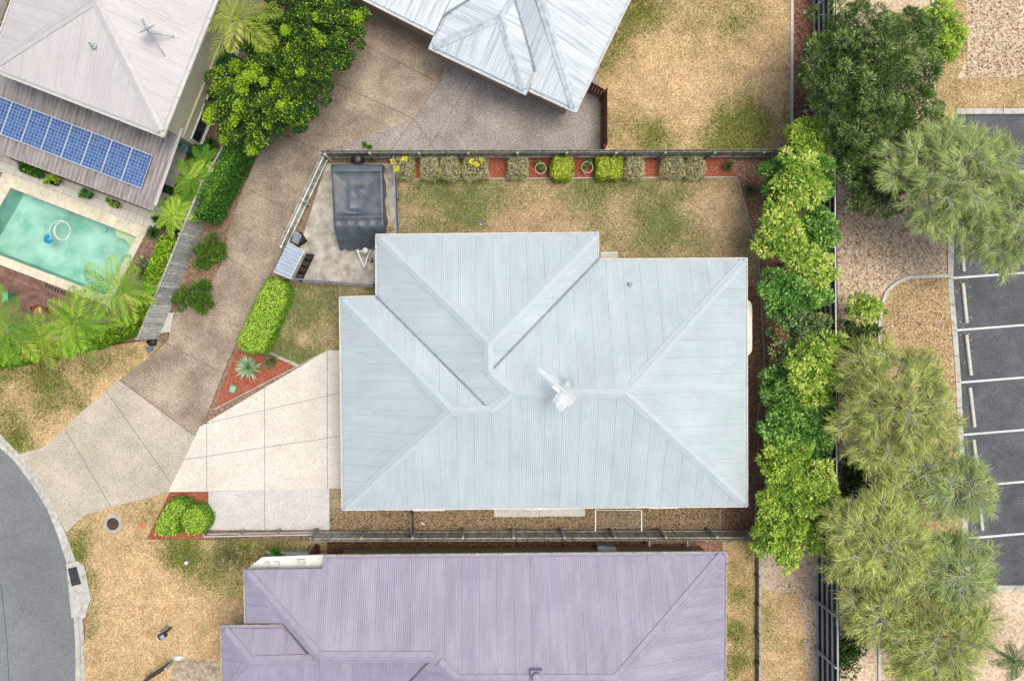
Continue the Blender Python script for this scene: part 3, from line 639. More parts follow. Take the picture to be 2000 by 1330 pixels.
purple, _ = house('neighbour_house', 'house with a mauve metal roof along the bottom of the picture', VP,
    [('a', 'b', 'c', 'd', 'e', 'f', 'g', 'h'), ('g', 'i', 'j'), ('k', 'l', 'm', 'n'), ('k', 'o', 'n'), ('o', 'p', 'q', 'f2', 'm', 'n'), ('p', 's', 't', 'd', 'e', 'q'), ('b', 'r', 'c'), ('s', 'r', 'c', 'd', 't')],
    [('g', 'f', 'hip'), ('f', 'e', 'ridge'), ('e', 'd', 'hip'), ('d', 'c', 'ridge'), ('c', 'b', 'hip'), ('c', 'r', 'hip'), ('n', 'm', 'ridge'), ('m', 'f2', 'ridge'), ('k', 'n', 'hip'), ('o', 'n', 'hip')],
    [('l', 'm'), ('p', 'q')],
    [('a', 'b'), ('b', 'r', P(1000, 1330)), ('h', 'g', P(600, 1250)), ('g', 'i', P(900, 1200)), ('k', 'l', P(480, 1340)), ('k', 'o', P(600, 1300))],
    ['a', 'b', 'r', 's', 'p', 'o', 'k', 'l', 'i', 'g', 'h'], 2.38, (ROOF_P, CAP_P, VALP, GUTTER_G, BRICK), cap_half=.24)
dn = Vector((0, 0, .03))
obj('step_flashing', [VP[k] - dn for k in ('l', 'm', 'f2', 'f', 'j')] + [VP['i'] - dn, VP['i'] - Vector((0, 0, z2 - EZ))], [(0, 1, 4), (1, 2, 3, 4), (5, 4, 0), (5, 0, 6)], CAP_P, purple)

ROOF_W = MAT('weathered_white_roofing', [(124, 128, 136), (192, 197, 204), (222, 226, 231), (234, 237, 241)], sc=1.6, big=0.06, bigsc=.5, uv=True, stretch=(5, .22, 1), rough=0.55, spec=0.3, fine=.06, fsc=12, rnd=.05, lo=.2, hi=.65)
CAP_W = MAT('weathered_white_cap', [(176, 182, 192), (224, 228, 234)], sc=4, big=0.1, rough=.55)
wr = ((1125, 222), (1233, 0)); wf = ((836, 96), (1027, 187)); wb = ((1032, 179), (1125, 222)); wl_ = ((600, -53), (847, 71))
za = zsolve(977, 33, *wf, EZ); zc = zsolve(1020, -115, *wr, EZ)
zv1 = zsolve(1046, 141, *wb, EZ)
VW = dict(a=P(836, 96, EZ), b=P(1027, 187, EZ), ap=P(977, 33, za), e=P(1003, -9, za + .02), w1=P(1046, 141, zv1), c=P(1032, 179, EZ), d=P(1125, 222, EZ), p=P(1020, -115, zc), q=P(1233, 0, EZ), r=P(1420, -390, EZ),
          s=P(1190, -470, zc), t=P(760, -560, EZ), u=P(560, -73, EZ), v=P(847, 71, EZ), w2=P(867, 31, zsolve(867, 31, *wl_, EZ)), x=P(950, -20, zsolve(950, -20, *wl_, EZ)))
VW['y'] = P(985, -70, (zc + za) / 2)
white, _ = house('neighbour_house', 'house with a weathered white metal roof at the top of the picture', VW,
    [('a', 'b', 'ap'), ('b', 'w1', 'e', 'ap'), ('w2', 'a', 'ap', 'e', 'x'), ('c', 'd', 'p', 'y', 'e', 'w1'), ('d', 'q', 'r', 's', 'p'), ('u', 'v', 'w2', 'x', 'e', 'y', 'p', 's', 't')],
    [('a', 'ap', 'hip'), ('b', 'ap', 'hip'), ('ap', 'e', 'ridge'), ('d', 'p', 'hip'), ('p', 's', 'ridge')],
    [('w2', 'x'), ('w1', 'e')],
    [('a', 'b', P(1000, -100)), ('b', 'w1', P(950, 80)), ('c', 'd', P(1000, -100)), ('d', 'q', P(900, -100)), ('q', 'r', P(900, -100)), ('u', 'v', P(1000, -300)), ('v', 'a', P(950, 100))],
    ['a', 'b', 'c', 'd', 'q', 'r', 't', 'u', 'v'], 2.38, (ROOF_W, CAP_W, VAL, GUTTER, BRICK))

# cream two storey house with patio roof
EZ2 = 5.2
ROOF_C = MAT('cream_grey_roofing', [(212, 203, 202), (226, 218, 216)], sc=1.2, big=0.04, bigsc=.4, uv=True, stretch=(2.5, .4, 1), rough=0.5, spec=0.35, fine=.03, fsc=9, rnd=.02, lap=.1)
CAP_C = MAT('cream_grey_cap', [(206, 198, 198), (220, 213, 212)], sc=3, big=.04, rough=.5)
WALL_C = MAT('cream_render', [(226, 214, 178), (240, 230, 200)], sc=3, big=.06, fine=.05, rough=.9)
ce = ((422, 12), (320, 270)); zca = zsolve(185, 0, *ce, EZ2)
VC = dict(a=P(320, 270, EZ2), b=P(-26, 136, EZ2), ap=P(185, 0, zca), c=P(422, 12, EZ2), d=P(560, -330, EZ2), e=P(320, -330, zca), f=P(18, 18, EZ2), g=P(150, -330, EZ2))
cream, wpC = house('two_storey_house', 'two storey cream house with a pale roof, solar patio roof and pool, top left', VC,
    [('b', 'a', 'ap'), ('a', 'c', 'd', 'e', 'ap'), ('b', 'f', 'g', 'e', 'ap')],
    [('a', 'ap', 'hip'), ('b', 'ap', 'hip'), ('ap', 'e', 'ridge')], [],
    [('b', 'a', P(185, -100)), ('a', 'c', P(185, -100)), ('c', 'd', P(185, -100)), ('b', 'f', P(185, -100)), ('f', 'g', P(185, -100))],
    ['a', 'c', 'd', 'g', 'f', 'b'], 5.08, (ROOF_C, CAP_C, VAL, GUTTER, WALL_C))
# windows on the wall facing the trees
wa, wb2 = P(322 , 270, EZ2), P(422, 12, EZ2)
ws_ = sorted(wpC, key=lambda p: p.x)
pr = min(wpC, key=lambda p: (p - Vector((VC['a'].x, VC['a'].y))).length); pq = min(wpC, key=lambda p: (p - Vector((VC['d'].x, VC['d'].y))).length)
for t, w in ((.09, 1.9), (.22, 1.6), (.36, 1.8)): window(cream, pr, pq, t, w, .75, 1.85)
band = MB(); d_ = (pq - pr).normalized(); n_ = Vector((d_.y, -d_.x)); c_ = pr.lerp(pq, .42)
band.box((c_.x + n_.x * .03, c_.y + n_.y * .03, 2.62), ((pq - pr).length * .84, .07, .16), math.atan2(d_.y, d_.x)); band.build('ledge', WALL_C, cream)

# lower strip of roof seen at the very corner
PATR = MAT('patio_roofing', [(84, 76, 74), (146, 136, 134), (176, 166, 164)], sc=1.6, big=.08, bigsc=.6, uv=True, stretch=(4, .5, 1), rough=.6, fine=.10, fsc=10, rnd=.03, lo=.2, hi=.6)
pz0, pz1 = 3.15, 2.75
q1, q2, q3, q4 = P(300, 413, pz1), P(-120, 255, pz1), P(-60, 115, pz0), P(356, 252, pz0)
pr_ = obj('patio_roof', [p - Vector((0, 0, .05)) for p in (q1, q2, q3, q4)], [(3, 2, 1, 0)], SOFFIT, cream)
roof_sheets([q1, q2, q3, q4], pr_, PATR, pitch=.2, width=.8, amp=.016, inset_e=.02, step=.025, name='patio_sheet')
gutter(q1, q2, P(150, 250), pr_, GUTTER_G)
cap_strip(q4, q1, pr_, CAP_C, half=.07, drop=0.0, name='barge_cap')
for px, py in ((296, 405), (170, 358), (45, 311), (352, 262)):
    c = P(px, py, 2.7); MB().box((c.x, c.y, 1.34), (.1, .1, 2.68)).build('post', GUTTER, cream)
# solar panels
SOLAR = bpy.data.materials.new('solar_cells'); SOLAR.use_nodes = True
nt = SOLAR.node_tree; bs = nt.nodes['Principled BSDF']; uvn = nt.nodes.new('ShaderNodeUVMap'); bk = nt.nodes.new('ShaderNodeTexBrick')
bk.offset = 0; bk.squash = 1; bk.inputs['Scale'].default_value = 1; bk.inputs['Brick Width'].default_value = .158; bk.inputs['Row Height'].default_value = .157
bk.inputs['Mortar Size'].default_value = .008; bk.inputs['Mortar Smooth'].default_value = .1
bk.inputs['Color1'].default_value = C(44, 76, 136); bk.inputs['Color2'].default_value = C(78, 116, 176); bk.inputs['Mortar'].default_value = C(170, 190, 216)
nt.links.new(uvn.outputs[0], bk.inputs['Vector']); nt.links.new(bk.outputs['Color'], bs.inputs['Base Color']); bs.inputs['Roughness'].default_value = .4
FRAME = MAT('panel_frame', [(214, 218, 224), (226, 229, 233)], sc=3, rough=.4, spec=.5)
tl, tr_, br_ = (-15, 183), (299, 304), (276, 369)
tops = [-15, 25, 64, 103, 142, 181, 220, 259.5, 299]
nm = ['cut off by the left edge of the picture', 'first whole one from the left', 'second whole one from the left', 'third whole one from the left', 'fourth whole one from the left', 'third from the right end', 'second from the right end', 'at the right end beside the bare patio sheets']
for i in range(8):
    z0s, z1s = 3.17, 2.99
    xa, xb = tops[i] + .3, tops[i + 1] - .3; ya, yb = 189 + xa * .3846, 189 + xb * .3846
    c4 = [P(xa, ya, z0s), P(xb, yb, z0s), P(xb - 23, yb + 65, z1s), P(xa - 23, ya + 65, z1s)]
    if i == 0: c4[0] = P(-15, 183.2, z0s); c4[3] = P(-38, 248, z1s)
    root = empty('solar_panel', sum(c4, Vector()) / 4 - Vector((0, 0, .04))); tag(root, 'blue solar panel on the patio roof, ' + nm[i], 'solar panel', 'solar panels on the patio roof')
    up = Vector((0, 0, .035))
    V = [p for p in c4] + [p + up for p in c4]
    fr = MB(); cen = sum(c4, Vector()) / 4
    inn = [p.lerp(cen, .035) for p in c4]
    V = [*c4, *[p + up for p in c4], *[p + up for p in inn], *[p + up * .8 for p in inn]]
    F = [(j, (j + 1) % 4, 4 + (j + 1) % 4, 4 + j) for j in range(4)] + [(4 + j, 4 + (j + 1) % 4, 8 + (j + 1) % 4, 8 + j) for j in range(4)] + [(8 + j, 8 + (j + 1) % 4, 12 + (j + 1) % 4, 12 + j) for j in range(4)]
    obj('frame', V, F, FRAME, root)
    w = (c4[1] - c4[0]).length; h = (c4[3] - c4[0]).length
    obj('cells', [p + up * .78 for p in inn], [(3, 2, 1, 0)], SOLAR, root, uvs=[(0, 0), (.948, 0), (.948, 1.57), (0, 1.57)])
# small lower roof at the top left corner
o3 = [P(24, 12, 3.0), P(-60, -40, 3.0), P(-90, 10, 2.8), P(12, 60, 2.8)]
lo = obj('lower_roof', [p - Vector((0, 0, .04)) for p in o3], [(0, 1, 2, 3)], CAP_C, cream); roof_sheets([o3[2], o3[3], o3[0], o3[1]], lo, PATR, pitch=.2, width=.8, amp=.016, inset_e=0, step=.025)

# ------------------------------------------------------------------ roof fittings
def vent_pipe(px, py, z, r, h, lab, mat=PAINT_WHITE):
    c = P(px, py, z); root = empty('roof_vent', c); tag(root, lab, 'roof vent')
    MB().lathe(c + Vector((0, 0, -.1)), [(r * 2.0, .1), (r * 1.9, .14), (r * 1.15, .18)], 16).build('flashing', STEEL_PALE, root)
    MB().lathe(c + Vector((0, 0, -.1)), [(r, 0), (r, h + .1), (r * .75, h + .1), (r * .75, h * .4)], 14).build('pipe', mat, root)
vent_pipe(1231, 556, zsolve(1231, 556, *e_n, EZ) + .03, .06, .32, 'short white vent pipe on the pale grey roof, upper right slope', MAT('vent_white', [(236, 238, 240), (244, 245, 246)], rough=.4))
vent_pipe(183, 91, zsolve(183, 91, (-26, 136), (320, 270), EZ2) + .03, .06, .35, 'white vent pipe on the cream house roof', PAINT_WHITE)
c = P(1047, 1316, zsolve(1047, 1316, *pn, EZ)); root = empty('roof_ventilator', c); tag(root, 'square mauve roof ventilator with a round cap near the bottom edge', 'roof vent')
MB().box(c + Vector((0, 0, .08)), (.5, .5, .3)).build('base', CAP_P, root)
MB().lathe(c + Vector((0, 0, .23)), [(.2, 0), (.22, .1), (.2, .18), (.1, .2), (.02, .2)], 20).build('cap', CAP_P, root, True)
# television aerial on the grey roof
zc0 = zr4
mast = P(1099, 766, zc0); root = empty('roof_aerial', mast); tag(root, 'white television aerial with ladder arms on the grey roof ridge', 'aerial')
ALU = MAT('aluminium', [(236, 237, 238), (250, 250, 251)], sc=5, rough=.5, spec=.5)
MB().tube([mast + Vector((0, 0, -.1)), mast + Vector((0, 0, 1.5))], .022, 8).build('mast', ALU, root)
bz = zc0 + 1.35
b0, b1 = P(1054, 722, bz), P(1103, 764, bz); y = MB(); y.tube([b0, b1], .022, 6)
d = (b1 - b0).normalized(); n = Vector((-d.y, d.x, 0))
for i in range(17):
    t = i / 16; c = b0.lerp(b1, t); l = .10 + .16 * t; y.tube([c - n * l, c + n * l], .02, 5); 
y.build('boom', ALU, root)
for s, (ox, oy) in enumerate([(1092, 778), (1107, 770), (1098, 790), (1112, 781)]):
    y = MB(); c = P(ox, oy, bz + .05)
    for i in range(5):
        q = c + d * ((i - 2) * .075); l = .24 + .04 * (i % 2); y.tube([q - n * l, q + n * l], .02, 5)
    y.tube([c - d * .2, c + d * .2], .018, 5); y.tube([c, mast + Vector((0, 0, 1.3))], .014, 5); y.build('ladder_array', ALU, root)
y = MB(); c = P(1086, 759, bz)
y.box(c, (.34, .12, .12), math.atan2(-d.y, d.x) * -1); y.build('balun_box', ALU, root)
# little dish by the aerial
c = P(1112, 748, zc0 + .55); root = empty('roof_dish', mast + Vector((.3, .25, -.1))); tag(root, 'small pale round dish beside the television aerial', 'satellite dish')
MB().lathe(c, [(.02, -.03), (.12, -.015), (.19, .03), (.21, .06), (.185, .05), (.11, .01), (.02, .0)], 22).build('dish', STEEL_PALE, root, True)
MB().tube([c + Vector((0, 0, -.03)), mast + Vector((.25, .15, -.1))], .02, 6).build('arm', ALU, root)
# dish on struts on the cream house
dz = lambda x, y: zsolve(x, y, *ce, EZ2)
feet = [P(343, 72, dz(343, 72) + .04), P(325, 113, dz(325, 113) + .04), P(277, 36, dz(277, 36) + .04)]
hub = P(291, 65, dz(291, 65) + .75); root = empty('satellite_dish', feet[2]); tag(root, 'blue grey satellite dish on long struts on the cream house roof', 'satellite dish')
for f in feet:
    MB().tube([f, hub], .022, 6).build('strut', STEEL_PALE, root)
    MB().lathe(f, [(.07, 0), (.07, .02), (.03, .03)], 12).build('foot', PAINT_WHITE, root)
dd = MB(); ax = (Vector((-.35, .75, .55))).normalized(); M_ = Matrix.Translation(hub + ax * .12) @ ax.to_track_quat('Z', 'Y').to_matrix().to_4x4()
V = []; F = []; nr = 6; ns = 24
for i in range(nr):
    r = .36 * i / (nr - 1) + .001
    for j in range(ns): t = 2 * math.pi * j / ns; V.append(M_ @ Vector((r * 1.08 * math.cos(t), r * math.sin(t), .35 * r * r)))
for i in range(nr - 1):
    for j in range(ns): k = (j + 1) % ns; F.append((i * ns + j, i * ns + k, (i + 1) * ns + k, (i + 1) * ns + j))
obj('dish', V, F, MAT('dish_paint', [(150, 172, 190), (176, 194, 208)], sc=3, rough=.4), root, True)
MB().tube([hub, hub + ax * .45 + Vector((0, 0, .1))], .016, 6).build('feed_arm', STEEL_PALE, root)
# ------------------------------------------------------------------ fences
def boxmesh(name, size, mat, off=(0, 0, 0)):
    m = MB().box(off, size); me = bpy.data.meshes.new(name); me.from_pydata(m.V, [], m.F); me.materials.append(mat); return me
def fence(name, label, a, b, h, mat, pw=.1, th=.016, side=1, posts=2.4, rails=(.3, 1.5), railmat=None, gap=.004, z0=.02, postmat=None, jit=.015, postw=.1, part='paling', group=None, cat='fence', capr=False, post_in=None):
    A, B = P(*a), P(*b); d = B - A; L_ = d.length; d.normalize(); n = Vector((-d.y, d.x, 0)) * side; rz = math.atan2(d.y, d.x)
    root = empty(name, A + Vector((0, 0, z0))); tag(root, label, cat, group)
    if pw:
        k = int(L_ / (pw + gap)); meshes = [boxmesh(part, (pw, th, h), mat, (0, 0, h / 2)) for h in (h, h - jit, h + jit)]
        for i in range(k):
            c = A + d * ((i + .5) * L_ / k); c.z = z0
            o = place(meshes[R.randrange(3)], part, c + n * R.uniform(-.004, .004), root, rz)
    for z in rails:
        MB().box((A + B) / 2 + n * (th / 2 + .026) + Vector((0, 0, z)), (L_, .045, .07), rz).build('rail', railmat or mat, root)
    if posts:
        k = max(1, round(L_ / posts))
        for i in range(k + 1):
            c = A + d * (L_ * i / k) + n * (th / 2 + .05 + postw / 2); MB().box(c + Vector((0, 0, z0 + (h - .08) / 2)), (postw, postw, h - .08), rz).build('post', postmat or railmat or mat, root)
    if capr: MB().box((A + B) / 2 + Vector((0, 0, z0 + h + .022)), (L_, .09, .035), rz).build('cap_rail', railmat or mat, root)
    return root
fence('paling_fence', 'weathered timber paling fence between the gravel path and the mauve roofed house', (622, 1036), (1474, 1034), 1.75, TIMBER, pw=.1, side=1, rails=(.35, 1.45))
fence('rail_fence', 'low open rail fence beside the pale driveway strip', (410, 1040), (618, 1036), .85, TIMBER, pw=0, side=1, posts=1.7, rails=(.35, .78), railmat=CONC_L, postmat=TIMBER)
fence('paling_fence', 'grey timber paling fence behind the row of clipped shrubs', (640, 310), (1560, 308), 1.7, TIMBER, pw=.1, side=-1, rails=(.35, 1.4))
fence('paling_fence', 'short slanting timber fence beside the covered trailer', (642, 312), (560, 486), 1.45, TIMBER_W, pw=.11, side=1, rails=(.3, 1.1), posts=2.2)
# bleached tall fence along the shared driveway
pf = fence('paling_fence', 'tall bleached timber paling fence beside the pool yard and shared driveway', (309, 662), (428, 372), 2.15, TIMBER_W, pw=.15, gap=.012, side=1, rails=(.4, 1.3, 2.0), railmat=TIMBER, jit=.03, th=.022, capr=True)
fence('paling_fence', 'ivy covered upper length of fence behind the rounded trees', (429, 370), (490, 262), 2.05, TIMBER_W, pw=.15, gap=.012, side=1, rails=(.4, 1.3), railmat=TIMBER, capr=True)
fence('timber_fence', 'brown timber fence closing the forecourt beside the dry side lawn', (1176, 298), (1176, 196), 1.5, TIMBER_B, pw=.14, side=1, rails=(.3, 1.2), posts=2.0)
fence('timber_fence', 'short brown timber fence at the white house corner', (1174, 196), (1142, 178), 1.5, TIMBER_B, pw=.14, side=-1, rails=(.3, 1.2), posts=1.5)
fence('edging_board', 'low brown timber edge below the leafy hedge on the verge', (215, 676), (303, 662), .3, TIMBER_B, pw=0, posts=0, rails=(.06, .15, .24), cat='edging')
fence('timber_gate', 'narrow brown timber gate between the fence and the mauve roof', (624, 1062), (628, 1100), 1.7, TIMBER_B, pw=.16, side=-1, rails=(.4, 1.3), posts=1.2, cat='gate')
# steel fence with dark boards along the car park side
def steel_fence(a, b, lab, pys, h=2.15):
    A, B = P(*a), P(*b); d = B - A; L_ = d.length; d.normalize(); n = Vector((d.y, -d.x, 0)); rz = math.atan2(d.y, d.x)   # n points east
    if n.x < 0: n = -n
    root = empty('steel_rail_fence', A); tag(root, lab, 'fence')
    k = int(L_ / .16); me = boxmesh('board', (.15, .02, h), TIMBER_D, (0, 0, h / 2))
    for i in range(k): place(me, 'board', A + d * ((i + .5) * L_ / k) + n * .04 + Vector((0, 0, .02)), root, rz)
    for z in (.1, .62, 1.12, 1.62, 2.12): MB().box((A + B) / 2 - n * .02 + Vector((0, 0, z)), (L_, .06, .075), rz).build('rail', STEEL_PALE, root)
    for py in pys:
        c = P(a[0] + (b[0] - a[0]) * (py - a[1]) / (b[1] - a[1]) - 5, py)
        p = MB(); p.box(c + Vector((0, 0, h / 2 + .02)), (.075, .075, h + .05), rz); p.build('post', STEEL_PALE, root)
        q = MB(); q.tube([c - n * .3 + Vector((0, 0, .06)), c + Vector((0, 0, 1.5))], .03, 6); q.build('stay', STEEL_PALE, root)
        MB().lathe(c - n * .3, [(.11, .03), (.1, .07), (.02, .08)], 10).build('footing', CONC_L, root)
steel_fence((1588, -120), (1597, 1420), 'long steel rail fence backed with dark boards between gardens and car park', [25 - 98, 25, 122, 219, 300, 395, 492, 592, 690, 790, 880, 975, 1072, 1168, 1263, 1360])
# garden timber edges
def edge(name, pts, w, z, mat, lab=None, cat='edging', z0=0.0):
    L_ = pp(pts); V = []; 
    left = []; right = []
    for i, p in enumerate(L_):
        a = L_[max(0, i - 1)]; b = L_[min(len(L_) - 1, i + 1)]; d = (b - a).normalized(); n = Vector((-d.y, d.x, 0)) * w / 2
        left.append(p + n); right.append(p - n)
    V = [(*v.xy, z0) for v in left] + [(*v.xy, z0) for v in right] + [(*v.xy, z) for v in left] + [(*v.xy, z) for v in right]; k = len(L_); F = []
    for i in range(k - 1):
        F += [(2 * k + i, 3 * k + i, 3 * k + i + 1, 2 * k + i + 1), (i, i + 1, 2 * k + i + 1, 2 * k + i)[::-1], (k + i, k + i + 1, 3 * k + i + 1, 3 * k + i)]
    F += [(0, k, 3 * k, 2 * k)[::-1], (k - 1, 2 * k - 1, 4 * k - 1, 3 * k - 1)]
    o = obj(name, V, F, mat); 
    return tag(o, lab, cat) if lab else tag(o, kind='structure')
edge('garden_edging', [(1437, 346), (1452, 395), (1468, 460), (1480, 510), (1484, 560), (1486, 620), (1491, 680), (1491, 720), (1483, 790), (1476, 830)], .05, .12, CONC, 'thin grey edging strip curving along the tree bed')
edge('garden_edging', [(757, 351), (1100, 349), (1437, 347)], .06, .12, CONC, 'straight thin edging between the back lawn and red mulch')
edge('garden_edging', [(521, 687), (584, 714)], .14, .14, TIMBER, 'grey timber sleeper edging at the tip of the front lawn')
edge('garden_edging', [(419, 799), (584, 714), (640, 684)], .05, .095, CONC, 'thin edging between the red mulch and white driveway')
edge('garden_edging', [(1473, 1034), (1474, 960)], .05, .14, TIMBER, 'short dark edging at the lower end of the tree bed')
edge('garden_edging', [(545, 640), (568, 590), (574, 556)], .05, .1, TIMBER, 'thin edging between hedge and front lawn')
edge('island_edging', [(1716, 700), (1716, 640), (1719, 600), (1729, 572), (1739, 561), (1751, 552), (1762, 546), (1776, 542), (1849, 539)], .15, .12, CONC_L, 'pale curved concrete edging around the dry grass island')
edge('lawn_edging', [(1546, -120), (1545, 100), (1545, 240)], .14, .12, CONC_L, 'straight pale concrete edging along the right side of the dry lawn')
edge('path_edging', [(1405, 994), (1405, 1033)], .05, .1, TIMBER, 'thin divider at the end of the gravel path')
edge('island_edging', [(1716, 880), (1716, 1400)], .13, .11, CONC_L, 'pale concrete edging strip hidden among the sheoaks')
edge('verge_edging', [(1817, -60), (1820, 14)], .13, .12, CONC_L, 'short pale edging beside the lime shrub at the top')
# sleeper retaining wall between the lower right gardens
rw = empty('sleeper_wall', P(1478, 1066)); tag(rw, 'low grey sleeper wall running down beside the mauve roofed house', 'wall')
for i in range(6):
    a, b = P(1478, 1064 + i * 56), P(1477, 1064 + (i + 1) * 56 - 1); 
    for z in (.14, .36): MB().box((a + b) / 2 + Vector((R.uniform(-.01, .01), 0, z)), (.09, (a - b).length, .2)).build('sleeper', TIMBER, rw)
    MB().box(a + Vector((-.09, 0, .27)), (.09, .11, .54)).build('post', STEEL_DARK, rw)
# dark tubular fences around the trailer pad
def pool_fence(name, lab, a, b, h, mat, bars=.11, posts=2.0):
    A, B = P(*a), P(*b); d = B - A; L_ = d.length; d.normalize(); rz = math.atan2(d.y, d.x); root = empty(name, A); tag(root, lab, 'fence')
    for z in (.12, h - .05): MB().box((A + B) / 2 + Vector((0, 0, z)), (L_, .055, .05), rz).build('rail', mat, root)
    k = int(L_ / bars); me = boxmesh('bar', (.02, .02, h - .14), mat, (0, 0, .12 + (h - .14) / 2))
    for i in range(k): place(me, 'bar', A + d * ((i + .5) * L_ / k), root, rz)
    m = max(1, round(L_ / posts))
    for i in range(m + 1):
        c = A + d * (L_ * i / m); MB().box(c + Vector((0, 0, h / 2 + .03)), (.075, .075, h + .06), rz).build('post', mat, root)
STEEL_MID = MAT('slate_steel', [(112, 118, 130), (138, 144, 156)], sc=4, rough=.45, spec=.5)
pool_fence('tubular_fence', 'slate grey tubular fence along the lower edge of the trailer pad', (566, 546), (735, 558), 1.2, STEEL_MID)
pool_fence('tubular_fence', 'slate grey tubular fence between trailer pad and back lawn', (774, 318), (780, 466), 1.2, STEEL_MID)
pool_fence('side_gate', 'dark metal gate across the gravel path below the grey roof', (808, 990), (808, 1034), 1.3, STEEL_DARK)
# fold down clothesline
cl = empty('clothesline', P(1208, 1000)); tag(cl, 'white fold down clothesline over the gravel path', 'clothesline')
for x in (1163, 1253):
    MB().box((P(x, 1000, 1.5) + P(x, 1032, 1.5)) / 2, (.045, (P(x, 1000, 1.5) - P(x, 1032, 1.5)).length + .25, .045)).build('arm', PAINT_WHITE, cl)
for i in range(7):
    y = 1003 + i * 4.4; MB().tube([P(1163, y, 1.52), P(1253, y, 1.52)], .006, 4).build('line', CONC, cl)
MB().tube([P(1163, 996, 1.5), P(1253, 996, 1.5)], .02, 6).build('back_bar', PAINT_WHITE, cl)

# ------------------------------------------------------------------ slim water tank on the right hand wall
TANK = MAT('tank_cream', [(232, 228, 212), (240, 237, 224)], sc=3, rough=.5, big=.04)
tk = empty('slimline_tank', P(1452, 640)); tag(tk, 'slim cream water tank against the right hand side of the grey roofed house', 'water tank')
def stadium(cx, cy, hw, hl, n=10):
    return [(cx + hw * math.cos(t), cy + (hl - hw) + hw * math.sin(t)) for t in [math.pi * i / n for i in range(n + 1)]] + [(cx + hw * math.cos(t), cy - (hl - hw) + hw * math.sin(t)) for t in [math.pi + math.pi * i / n for i in range(n + 1)]]
tc = P(1454, 640, 1.9); m_ = MB()
hw, hl = .37, 1.33
m_.prism(stadium(tc.x, tc.y, hw, hl), .06, 1.86); m_.prism(stadium(tc.x, tc.y, hw - .03, hl - .03), 1.86, 1.9); m_.build('tank_body', TANK, tk)
for dy in (.85, -.62): MB().lathe(Vector((tc.x + .02, tc.y + dy, 1.9)), [(.15, 0), (.15, .04), (.13, .05), (.02, .055)], 18).build('inlet_lid', TANK if dy > 0 else STEEL_DARK, tk)
for z in (.5, 1.0, 1.5): MB().prism(stadium(tc.x, tc.y, hw + .012, hl + .012), z, z + .04).build('rib', TANK, tk)

# ------------------------------------------------------------------ covered camper trailer
TARP = MAT('slate_tarp', [(72, 79, 89), (88, 95, 105), (102, 109, 119)], sc=1.6, big=.05, rough=.42, spec=.45)
tl_ = empty('covered_trailer', P(702, 400)); tag(tl_, 'camper trailer under a sagging slate grey cover on the concrete pad', 'trailer')
# top corners in plan (at 1.65 m) and skirt corners (0.45 m)
topq = [P(647, 321, 1.65), P(746, 321, 1.65), P(750, 442, 1.65), P(652, 444, 1.65)]
botq = [P(650, 325, .42), P(751, 325, .42), P(757, 484, .42), P(666, 489, .42)]
nu, nv = 37, 49; V = []; F = []
def bil(q, u, v): return (q[0].lerp(q[1], u)).lerp(q[3].lerp(q[2], u), v)
rg = np.random.default_rng(5)
for j in range(nv):
    for i in range(nu):
        u, v = i / (nu - 1), j / (nv - 1)
        U_, V_ = (u - .13) / .74, (v - .09) / .72          # inside 0..1: top, outside: skirt
        cu, cv = min(1, max(0, U_)), min(1, max(0, V_)); p = bil(topq, cu, cv)
        ex = max(0, -U_, U_ - 1) / .176; ey = max(-V_ / .125 if V_ < 0 else 0, (V_ - 1) / .264 if V_ > 1 else 0); e = min(1, max(ex, ey))
        if e > 0:
            b = bil(botq, cu, cv); s = e * e * (3 - 2 * e) if ey < ex else e
            q = p.lerp(b, s ** .7 if ey >= ex and V_ > 1 else s); fold = (math.sin((cu * 21 if ey > ex else cv * 17) + 3 * e) * .05 + .03 * math.sin((cu * 47 if ey > ex else cv * 39))) * e
            out = Vector((0, 0, 0))
            if ex >= ey: out = Vector((-1 if U_ < 0 else 1, 0, 0))
            else: out = Vector((0, 1 if V_ < 0 else -1, 0))
            p = q + out * (fold + .02 * math.sin(math.pi * e)); p.z -= .02 * e
        else:
            rib = .06 * math.exp(-((cv - .1) / .03) ** 2) + .07 * math.exp(-((cv - .84) / .035) ** 2)
            cw = (cv - .1) / .74; m = max(0, min(cu, 1 - cu, cw * .9, (1 - cw) * .9))      # slack cloth hanging between the bows
            sag = -.42 * m ** .75 * (.75 + .35 * math.sin(5 * cw + 1)) if 0 < cw < 1 else 0
            hump = .1 * math.exp(-(((cu - .52) / .16) ** 2 + ((cw - .42) / .09) ** 2)) + .08 * math.exp(-(((cu - .35) / .05) ** 2 + ((cw - .7) / .3) ** 2))
            pit = -.2 * math.exp(-(((cu - .42) / .12) ** 2 + ((cv - .77) / .04) ** 2)) - .05 * abs(math.sin(14 * cu + 6 * cv)) * (cv > .86)
            wr = .04 * (fbm(np.array([cu * 5.0 + cv * 2]), np.array([cv * 4.0 - cu]), 3)[0] - .5)
            p = p + Vector((0, 0, wr + rib + sag + hump + pit))
        V.append(p)
for j in range(nv - 1):
    for i in range(nu - 1): F.append((j * nu + i, (j + 1) * nu + i, (j + 1) * nu + i + 1, j * nu + i + 1))
cov = obj('cover', V, F, TARP, tl_, True)
m_ = MB()
for a, b in (((656, 334), (656, 438)), ((741, 334), (745, 438))): m_.tube([P(*a, 1.69), P(*b, 1.69)], .012, 5)
m_.tube([P(654, 336, 1.7), P(744, 336, 1.7)], .014, 5); m_.build('seam', TARP, cov)
MB().box((P(660, 340) + P(745, 470)) / 2 + Vector((0, 0, .5)), (1.9, 3.1, .25)).build('chassis', STEEL_DARK, tl_)
for a in ((697, 488), (722, 488)): MB().tube([P(*a, .45), P(711, 523, .45)], .04, 6).build('drawbar', PAINT_WHITE, tl_)
